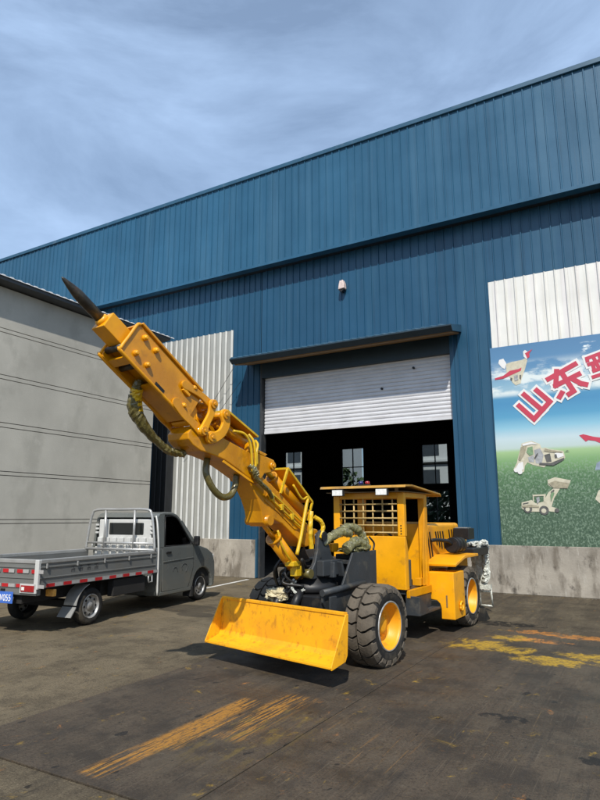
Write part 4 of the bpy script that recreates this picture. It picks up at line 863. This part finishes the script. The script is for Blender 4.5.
# engine hood
hd = LR(MB().box(-3.82,-2.09,-.44,.44,.80,1.505), 'engine_hood', 'yellow', bevel=.055, seg=4)
def slot(s, z, ln, par):
    LR(MB().beam((s,.443,z),(s-.085*ln/.3,.443,z-ln),.012,.034,(1,0,0)), 'louvre', 'black_steel', par)
for s, z, ln in ((-2.20,1.38,.34),(-2.30,1.38,.42),(-2.40,1.38,.50),(-2.66,1.38,.20),(-2.76,1.38,.24),(-2.86,1.38,.26),(-2.98,1.38,.26),(-3.28,1.40,.15),(-3.40,1.40,.15),(-3.52,1.40,.15)): slot(s, z, ln, hd)
LR(MB().prism([(-2.15,.94),(-2.62,1.04),(-3.28,1.04),(-3.30,1.00),(-2.63,1.00),(-2.16,.905)], .44, .90), 'fender', 'yellow', bevel=.006)
LR(MB().prism([(-2.62,1.04),(-3.28,1.04),(-3.42,.88),(-3.45,.90),(-3.29,1.06),(-2.62,1.06)], -.90, -.44), 'fender', 'yellow', bevel=.006)
LR(MB().prism([(-2.62,1.0),(-3.28,1.0),(-3.40,.90),(-3.40,.5),(-2.5,.5),(-2.2,.9)], .43, .45), 'inner_panel', 'yellow')
ac = LR(MB().cyl((-2.75,.66,1.175),(-3.15,.66,1.175),.115,n=22).cyl((-2.73,.66,1.175),(-2.76,.66,1.175),.10,n=22).cyl((-2.85,.66,1.175),(-2.87,.66,1.175),.122,n=22).cyl((-3.0,.66,1.175),(-3.02,.66,1.175),.122,n=22), 'air_cleaner', 'black_steel')
LR(MB().tube([(-2.74,.66,1.20),(-2.68,.62,1.24),(-2.62,.56,1.25),(-2.50,.5,1.26),(-2.40,.46,1.25)], .028, 10), 'intake_pipe', 'black_steel', ac)
LR(MB().box(-3.75,-3.45,.46,.72,1.24,1.42), 'battery_box', 'black_steel', bevel=.01); LR(MB().box(-3.70,-3.50,.48,.68,1.421,1.432), 'box_lid', 'silver', None or ld)
LR(MB().box(-4.25,-3.40,.46,.80,.98,1.10), 'rear_shelf', 'black_steel', bevel=.01)
LR(MB().box(-4.30,-3.9,-.42,.42,.35,1.25), 'counterweight', 'yellow', bevel=.03)
LR(MB().box(-4.1,-.55,-.30,.30,.42,.72), 'chassis', 'black_steel', bevel=.01)
LR(MB().cyl((-2.95,-.56,.43),(-2.95,.56,.43),.10,n=18).cyl((-2.95,-.16,.43),(-2.95,.16,.43),.2,n=18), 'rear_axle', 'black_steel')
# plastic wrapped rear grille with a small ladder under it
LR(MB().tube([(-3.95,.70,1.13),(-4.15,.76,1.17),(-4.32,.74,1.08),(-4.35,.72,.90),(-4.36,.70,.70),(-4.36,.68,.5)], .05, 9, 8, jit=.016), 'wrapped_guard', 'white_wrap')
crumple('wrapped_guard', (-4.40,.60,.72), (.05,.16,.34), 'white_wrap', 5.5, X=RX, amp=.30)
crumple('wrapped_guard', (-4.15,.62,1.14), (.22,.14,.05), 'white_wrap', 8.5, X=RX)
LR(MB().box(-4.47,-4.44,.62,.70,.55,.78), 'rear_lamp', 'hose_olive', bevel=.004)
ldm = MB()
for t_ in (.56,.76): ldm.cyl((-4.40,t_,.40),(-4.46,t_,.10),.016,n=8)
ldm.cyl((-4.46,.56,.10),(-4.46,.76,.10),.016,n=8).cyl((-4.41,.56,.34),(-4.41,.76,.34),.016,n=8).box(-4.45,-4.36,.55,.77,.38,.46)
LR(ldm, 'ladder', 'white_wrap')

# ---- loose things by the loader
def side_thing(name, mb, m, at, label, cat, X=RX, bevel=.004):
    base = O + X(at); o = mb.build(name, m, None, xf=lambda p: X(p), bevel=bevel, loc=base); return tag(o, label, cat)
pl = tag(empty('pliers', O + RX((-2.30,.62,.836))), 'dark pliers with red grip lying on yellow tank box', 'tool')
MB().tube([(.0,-.10,.012),(-.02,-.02,.02),(-.02,.06,.015)], .014, 6).build('grip', 'print_red', pl, xf=RX); MB().tube([(.06,-.10,.012),(.0,0,.025),(.05,.12,.03)], .014, 6).build('jaw', 'worn_steel', pl, xf=RX)
side_thing('wheel_chock', MB().prism([(0,0),(-.30,0),(-.06,.19),(0,.20)], -.11, .11), 'rubber', (-3.42,.80,.0), 'black rubber wedge behind the loader rear wheel', 'chock')

# ================================================================== GREY PICKUP TRUCK
TO = Vector((-7.5, 6.69, 0)); TA = R(6.5)
tr = tag(empty('pickup_truck', TO), 'grey flatbed mini truck with drop sides parked beside plaster wall', 'truck')
tf = Vector((-math.sin(TA), math.cos(TA), 0)); tn = Vector((math.cos(TA), math.sin(TA), 0))
TX = lambda p: tf*p[0] + tn*p[1] + Vector((0, 0, p[2]))
def T_(mb, name, m, parent=tr, bevel=0, seg=2, xf=TX): return mb.build(name, m, parent, xf=xf, bevel=bevel, seg=seg)
TL, TRt = -1.52, .05       # left and right outer faces
# bed
T_(MB().box(-1.10,1.48,TL+.02,TRt-.02,.66,.70), 'bed_floor', 'truck_bed')
def gate(a, b_, name):
    """drop side between bed corners, outer face along the line a-b (s,t)"""
    o = None
    A = Vector((a[0], a[1], 0)); B = Vector((b_[0], b_[1], 0)); d = (B-A).normalized(); out_ = Vector((-d.y, d.x, 0))
    def bar(z0, z1, dep, off=0):
        vs = [A+out_*off, B+out_*off, B+out_*(off-dep), A+out_*(off-dep)]
        m_ = MB(); m_.add([(v.x, v.y, z0) for v in vs]+[(v.x, v.y, z1) for v in vs], [(0,3,2,1),(4,5,6,7),(0,1,5,4),(1,2,6,5),(2,3,7,6),(3,0,4,7)]); return m_
    o = T_(bar(.655, 1.0, .03), name, 'truck_bed', bevel=.004)
    T_(bar(.965, 1.025, .045, .012), 'top_rail', 'truck_rail', o, bevel=.012, seg=3)
    T_(bar(.905, .93, .012, .010), 'pressing', 'truck_bed', o, bevel=.004)
    T_(bar(.765, .785, .012, .010), 'pressing', 'truck_bed', o, bevel=.004); T_(bar(.64, .70, .02, .011), 'bottom_rail', 'truck_bed', o, bevel=.004)
    return o, A, B, d, out_
sideR = gate((-1.10, TRt), (1.50, TRt), 'side_gate')
sideL = gate((1.50, TL), (-1.10, TL), 'side_gate')
tailg = gate((-1.12, TL), (-1.12, TRt), 'tailgate')
def reflect(gt, xs_, z, ln, h=.045):
    o, A, B, d, out_ = gt; L_ = (B-A).length
    for k, x in enumerate(xs_):
        for j, (m_, w_) in enumerate((('red_reflector', ln), ('white_reflector', ln))):
            p = A + d*(x + j*ln*1.0); q = p + d*(w_-.004)
            e = out_*.0135; e2 = out_*.011
            vs = [p+e, q+e, q+e2, p+e2]
            T_(MB().add([(v.x, v.y, z) for v in vs]+[(v.x, v.y, z+h) for v in vs], [(0,3,2,1),(4,5,6,7),(0,1,5,4),(1,2,6,5),(2,3,7,6),(3,0,4,7)]), 'reflector_strip', m_, o)
reflect(sideR, [.12+.32*k for k in range(8)], .648, .155)
reflect(tailg, [.10+.27*k for k in range(6)], .648, .125); reflect(tailg, [.10+.27*k for k in range(6)], .84, .11, .05)
for k in range(5):
    s = -1.0 + k*.58; T_(MB().box(s-.012,s+.012,TRt+.013,TRt+.03,.90,.965), 'latch', 'truck_rail', sideR[0], bevel=.003)
T_(MB().box(-1.14,-1.10,TRt-.06,TRt+.012,.63,1.02), 'corner_post', 'truck_white', bevel=.006)
# dark lettering marks on the side gate
for k in range(4):
    s = -.52 + k*.16; mk = MB()
    for q in ((0,.07,.07,.08),(0,.07,.03,.04),(.03,.04,0,.09),(.0,.012,0,.03),(.058,.07,0,.05)):
        mk.box(s+q[0], s+q[1], TRt+.001, TRt+.003, .82+q[2], .82+q[3])
    T_(mk, 'lettering', 'text_dark', sideR[0])
# chassis and underside
T_(MB().box(-1.05,3.1,-1.15,-1.0,.42,.62).box(-1.05,3.1,-.45,-.30,.42,.62).box(-.1,.1,-1.3,-.15,.24,.34).box(.4,1.4,-1.2,-.2,.36,.6), 'chassis', 'truck_under')
T_(MB().box(.45,1.25,-.10,.02,.36,.62), 'tool_tray', 'truck_under', bevel=.01)
T_(MB().tube([(1.30,.04,.62),(1.30,.05,.5),(1.40,.05,.5),(1.40,.04,.62)], .014, 6, 1), 'tie_hook', 'truck_rail')
T_(MB().box(-1.12,-1.04,TL+.05,TRt-.02,.545,.64), 'rear_bumper', 'truck_bed', bevel=.008)
for t0 in (TRt-.31, TL+.03):
    lm = T_(MB().box(-1.14,-1.115,t0,t0+.30,.575,.70), 'lamp_bezel', 'truck_white', bevel=.005); T_(MB().box(-1.152,-1.139,t0+.03,t0+.27,.595,.68), 'tail_lamp', 'lamp_red', lm, bevel=.004)
    T_(MB().box(-1.156,-1.151,t0+.05,t0+.10,.615,.66), 'lamp_lens', 'lamp_white', lm)
lp = T_(MB().box(-1.155,-1.145,-.80,-.36,.43,.585), 'licence_plate', 'plate_blue', bevel=.003)
T_(MB().box(-1.14,-1.10,-.62,-.55,.5,.62), 'plate_bracket', 'black_steel')
cu = bpy.data.curves.new('plate_text', 'FONT'); cu.body = 'E·0W055'; cu.size = .125; cu.extrude = .002; cu.align_x = 'CENTER'
tob = bpy.data.objects.new('tmp_text', cu); col.objects.link(tob); bpy.context.view_layer.update()
dg = bpy.context.evaluated_depsgraph_get(); tme = bpy.data.meshes.new_from_object(tob.evaluated_get(dg)); bpy.data.objects.remove(tob)
for v in tme.vertices:
    x, y, z = v.co; v.co = TX((-1.1585 - z, -.58 + x*.82, .462 + y))
tme.materials.clear(); tme.materials.append(MATS['text_white']); put('plate_number', tme, lp)
# wheels
def truck_wheel(s, t, side):
    c = TX((s, t - side*.085, .272)); wo = MB()
    wo.lathe([(.175,-.075),(.20,-.088),(.245,-.085),(.266,-.062),(.272,-.03),(.272,.03),(.266,.062),(.245,.085),(.20,.088),(.175,.075)], (0,0,0), (0,1,0), 40)
    o = wo.build('wheel', 'rubber', tr); o.location = c; o.rotation_euler = (0, 0, math.pi/2 + TA + (math.pi if False else 0))
    sd = -side
    MB().lathe([(r_, h*sd) for r_, h in ((.182,.07),(.178,.082),(.168,.082),(.160,.06),(.148,.035),(.120,.055),(.095,.058),(.06,.045),(.055,.075),(.001,.078))], (0,0,0), (0,1,0), 32).build('rim', 'silver', o)
    hl = MB()
    for k in range(8):
        a = k*math.pi/4; hl.cyl((math.cos(a)*.122,.040*sd,math.sin(a)*.122),(math.cos(a)*.122,.0585*sd,math.sin(a)*.122),.019,n=10)
    hl.build('rim_hole', 'truck_under', o)
for s in (0, 3.02):
    truck_wheel(s, 0.0, 1); truck_wheel(s, -1.47, -1)
# mudguards round the rear wheels
def arc_guard(t0, t1, a0, a1, r_=.335):
    pr = [(math.cos(a)*r_, .272+math.sin(a)*r_) for a in [a0+(a1-a0)*k/10 for k in range(11)]]; pr2 = [(x*1.03, .272+(z_-.272)*1.03) for x, z_ in pr[::-1]]
    return MB().prism(pr+pr2, t0, t1)
T_(arc_guard(-.22,.02,R(105),R(172)), 'mudguard', 'truck_rail'); T_(arc_guard(-1.49,-1.25,R(105),R(172)), 'mudguard', 'truck_rail')
T_(MB().prism([(-.345,.30),(-.335,.29),(-.43,.16),(-.445,.165)], -.24, .02), 'mud_flap', 'truck_rail')
T_(MB().box(-.80,-.74,-.13,.02,.50,.60), 'side_marker', 'lamp_amber', bevel=.012)
# cab: side outline with wheel arch; upper half leans inwards
def cab_x(p):
    s, t, z = p; c = -.735; h = max(0, z-1.0)
    return TX((s, c + (t-c)*(1 - .16*h - .05*max(0, .35-z)), z))
arch = [(3.02+math.cos(a)*.345, .28+math.sin(a)*.345) for a in [R(180)-R(180)*k/10 for k in range(11)]]
out_prof = [(1.60,.30),(1.60,.62),(1.58,1.05),(1.60,1.60),(1.66,1.665),(1.80,1.69),(2.05,1.685),(2.20,1.64),(2.32,1.55),(2.75,1.13),(2.86,1.06),(3.18,.98),(3.38,.88),(3.46,.72),(3.48,.50),(3.46,.26),(3.36,.22)]
low_prof = [(1.60,.30),(1.60,.62),(1.58,1.06),(2.62,1.085),(2.75,1.13),(2.86,1.06),(3.18,.98),(3.38,.88),(3.46,.72),(3.48,.50),(3.46,.26),(3.36,.22)]
cabp = low_prof + arch[::-1] + [(2.67,.22),(1.62,.22)]
body = T_(MB().prism(cabp, TL+.04, TRt), 'cab_body', 'truck_paint', bevel=.030, seg=4, xf=cab_x)
T_(MB().prism([(s_*1.0, z_) for s_, z_ in arch] , TL+.10, TRt-.06), 'wheel_well', 'truck_under', body, xf=cab_x)
T_(MB().prism([(1.59,1.585),(1.65,1.665),(1.80,1.69),(2.05,1.685),(2.20,1.64),(2.33,1.545),(2.29,1.52),(2.17,1.595),(2.03,1.630),(1.82,1.635),(1.66,1.61)], TL+.04, TRt), 'cab_roof', 'truck_paint', body, bevel=.018, seg=3, xf=cab_x)
for t0, t1 in ((TRt-.055, TRt-.001), (TL+.041, TL+.095)):
    T_(MB().prism([(1.575,1.055),(1.588,1.60),(1.66,1.655),(1.82,1.655),(1.80,1.60),(1.735,1.06)], t0, t1), 'rear_pillar', 'truck_paint', body, bevel=.008, xf=cab_x)
    T_(MB().prism([(2.36,1.535),(2.27,1.535),(2.60,1.14),(2.60,1.08),(2.78,1.10)], t0, t1), 'front_pillar', 'truck_paint', body, bevel=.008, xf=cab_x)
T_(MB().prism([(1.735,1.075),(1.80,1.62),(2.05,1.635),(2.20,1.59),(2.60,1.15),(2.60,1.075)], TRt-.032, TRt-.026), 'side_window', 'truck_glass', body, xf=cab_x)
T_(MB().prism([(1.735,1.075),(1.80,1.62),(2.05,1.635),(2.20,1.59),(2.60,1.15),(2.60,1.075)], TL+.066, TL+.072), 'side_window', 'truck_glass', body, xf=cab_x)
T_(MB().tube([(1.755,TRt+.001,1.085),(1.785,TRt+.001,1.35),(1.815,TRt+.001,1.605),(2.03,TRt+.001,1.62),(2.17,TRt+.001,1.58),(2.38,TRt+.001,1.36),(2.585,TRt+.001,1.15),(2.58,TRt+.001,1.085),(2.2,TRt+.001,1.082),(1.755,TRt+.001,1.08)], .009, 6, 1), 'window_seal', 'black_steel', body, xf=cab_x)
for t_ in (-1.15,-.40): T_(MB().box(1.72,1.84,t_-.2,t_+.2,1.0,1.22).box(1.73,1.81,t_-.11,t_+.11,1.23,1.40), 'seat_back', 'black_steel', body, bevel=.03, seg=3)
T_(MB().tube([(2.33+.05*math.cos(a), -1.12+.18*math.sin(a), 1.17+.15*math.cos(a)) for a in [k*2*math.pi/16 for k in range(17)]], .014, 6, 1), 'steering_wheel', 'black_steel', body)
def on_side(poly, name, m, par, d0=.004, d1=.002, bevel=0):
    return T_(MB().prism(poly, TRt-d1, TRt+d0), name, m, par, bevel=bevel, xf=cab_x)
gap = on_side([(1.688,.288),(1.668,1.072),(2.655,1.092),(2.675,1.02),(2.675,.655),(2.592,.452),(2.51,.288)], 'door_gap', 'black_steel', body, .0015, .006)
door = on_side([(1.70,.30),(1.68,1.064),(2.645,1.082),(2.663,1.02),(2.663,.66),(2.58,.46),(2.50,.30)], 'door', 'truck_paint', body, .007, .01, .004)
on_side([(1.70,.80),(1.70,.815),(2.66,.845),(2.66,.83)], 'crease', 'truck_paint', door, .013, .0, .004)
on_side([(1.78,.95),(1.78,.985),(1.92,.985),(1.92,.95)], 'door_handle', 'black_steel', door, .022, .004, .006)
on_side([(1.62,.235),(1.62,.29),(2.60,.30),(2.62,.24)], 'sill', 'truck_paint', body, .012, .0, .006)
for (pts) in ([(2.0,.62),(2.02,.68),(2.10,.69),(2.16,.60)],[(2.3,.62),(2.28,.70),(2.36,.74),(2.45,.70),(2.42,.58)]):
    q = [TX((s_, TRt+.0075, z_)) for s_, z_ in pts]; MB().tube(q, .004, 5).build('door_mark', 'text_dark', door)
# windscreen, seen edge-on
T_(MB().add([(2.345,TL+.14,1.535),(2.345,TRt-.10,1.535),(2.765,TRt-.07,1.125),(2.765,TL+.11,1.125)], [(0,1,2,3)]).add([(2.335,TL+.14,1.525),(2.335,TRt-.10,1.525),(2.755,TRt-.07,1.115),(2.755,TL+.11,1.115)], [(3,2,1,0)]), 'windscreen', 'truck_glass', body, xf=lambda p: cab_x((p[0]+.02, p[1], p[2]+.02)))
mi = T_(MB().box(2.60,2.68,TRt+.03,TRt+.14,1.06,1.24), 'door_mirror', 'black_steel', body, bevel=.02, seg=3); T_(MB().beam((2.6,TRt-.06,1.12),(2.63,TRt+.05,1.12),.03,.03), 'mirror_arm', 'black_steel', body)
T_(MB().box(2.60,2.66,-.12,TRt+.02,.12,.30), 'mud_flap', 'truck_under', body)
T_(MB().box(3.36,3.475,TRt-.30,TRt-.03,.70,.86), 'headlamp', 'lamp_white', body, bevel=.02, xf=cab_x)
# rear wall of the cab: bright pressed panel with window
T_(MB().box(1.555,1.60,TL+.12,TRt-.03,.70,1.06), 'rear_wall', 'truck_white', body, bevel=.008)
for k in range(8):
    t_ = TL+.22 + k*.165; T_(MB().box(1.50,1.549,t_,t_+.095,.92,1.235), 'pressing', 'truck_white', body, bevel=.012)
T_(MB().box(1.540,1.585,TL+.44,TRt-.34,1.275,1.50), 'rear_window', 'auto_glass', body, bevel=.05, seg=4)
T_(MB().box(1.550,1.592,TL+.20,TRt-.18,1.06,1.56), 'window_surround', 'truck_white', body, bevel=.03, seg=3)
for sd in (TL+.13, TRt-.20):
    for k in range(3): T_(MB().box(1.535,1.56,sd,sd+.07,1.30+k*.07,1.335+k*.07), 'vent', 'truck_white', body, bevel=.006)
# tubular headboard rack
rk = T_(MB().tube([(1.44,TL+.02,1.02),(1.44,TL+.06,1.35),(1.44,TL+.12,1.64),(1.44,TL+.24,1.73),(1.44,-.75,1.735),(1.44,TRt-.22,1.73),(1.44,TRt-.10,1.64),(1.44,TRt-.04,1.35),(1.44,TRt,1.02)], .024, 10), 'headboard_rack', 'truck_rail')
rr = MB().cyl((1.44,TL+.03,1.14),(1.44,TRt-.02,1.14),.02,n=10).cyl((1.44,TL+.02,1.03),(1.44,TRt-.01,1.03),.024,n=10)
for t_ in (-1.08,-.42): rr.cyl((1.44,t_,1.03),(1.44,t_,1.72),.022,n=10)
for k in range(7): rr.cyl((1.445,-1.36+k*.205,1.03),(1.445,-1.36+k*.205,1.14),.012,n=8)
T_(rr, 'rack_bar', 'truck_rail', rk)
T_(MB().tube([(1.56,TRt+.004,.25),(1.55,TRt+.006,.65),(1.545,TRt+.0,1.10),(1.56,TRt-.05,1.45),(1.57,TRt-.10,1.62)], .016, 8), 'cab_edge_strip', 'truck_white', body)

# ================================================================== LOOSE GRIT
gm = MB(); rg_ = random.Random(11)
def pebble(x, y, r_):
    a = [Vector((rg_.uniform(.6,1)*r_*sx, rg_.uniform(.6,1)*r_*sy, 0)) for sx, sy in ((1,0),(0,1),(-1,0),(0,-1))]
    b0 = [Vector((x, y, .0)) + v for v in a]; tp_ = Vector((x + rg_.uniform(-.3,.3)*r_, y + rg_.uniform(-.3,.3)*r_, r_*rg_.uniform(.4,.9)))
    gm.add(b0 + [tp_], [(0,1,4),(1,2,4),(2,3,4),(3,0,4)])
for i in range(240):
    x = rg_.uniform(-3.6, 3) if rg_.random() < .6 else rg_.uniform(-12, -9.3)
    pebble(x, D - .08 - abs(rg_.gauss(0, .14)), rg_.uniform(.005, .020))
for i in range(260):
    pebble(rg_.uniform(-9, 1), rg_.uniform(3, 13.5), rg_.uniform(.004, .012))
o = gm.build('gravel', 'grit'); o['label'] = 'loose grit along the factory wall foot and yard'; o['category'] = 'gravel'; o['kind'] = 'stuff'
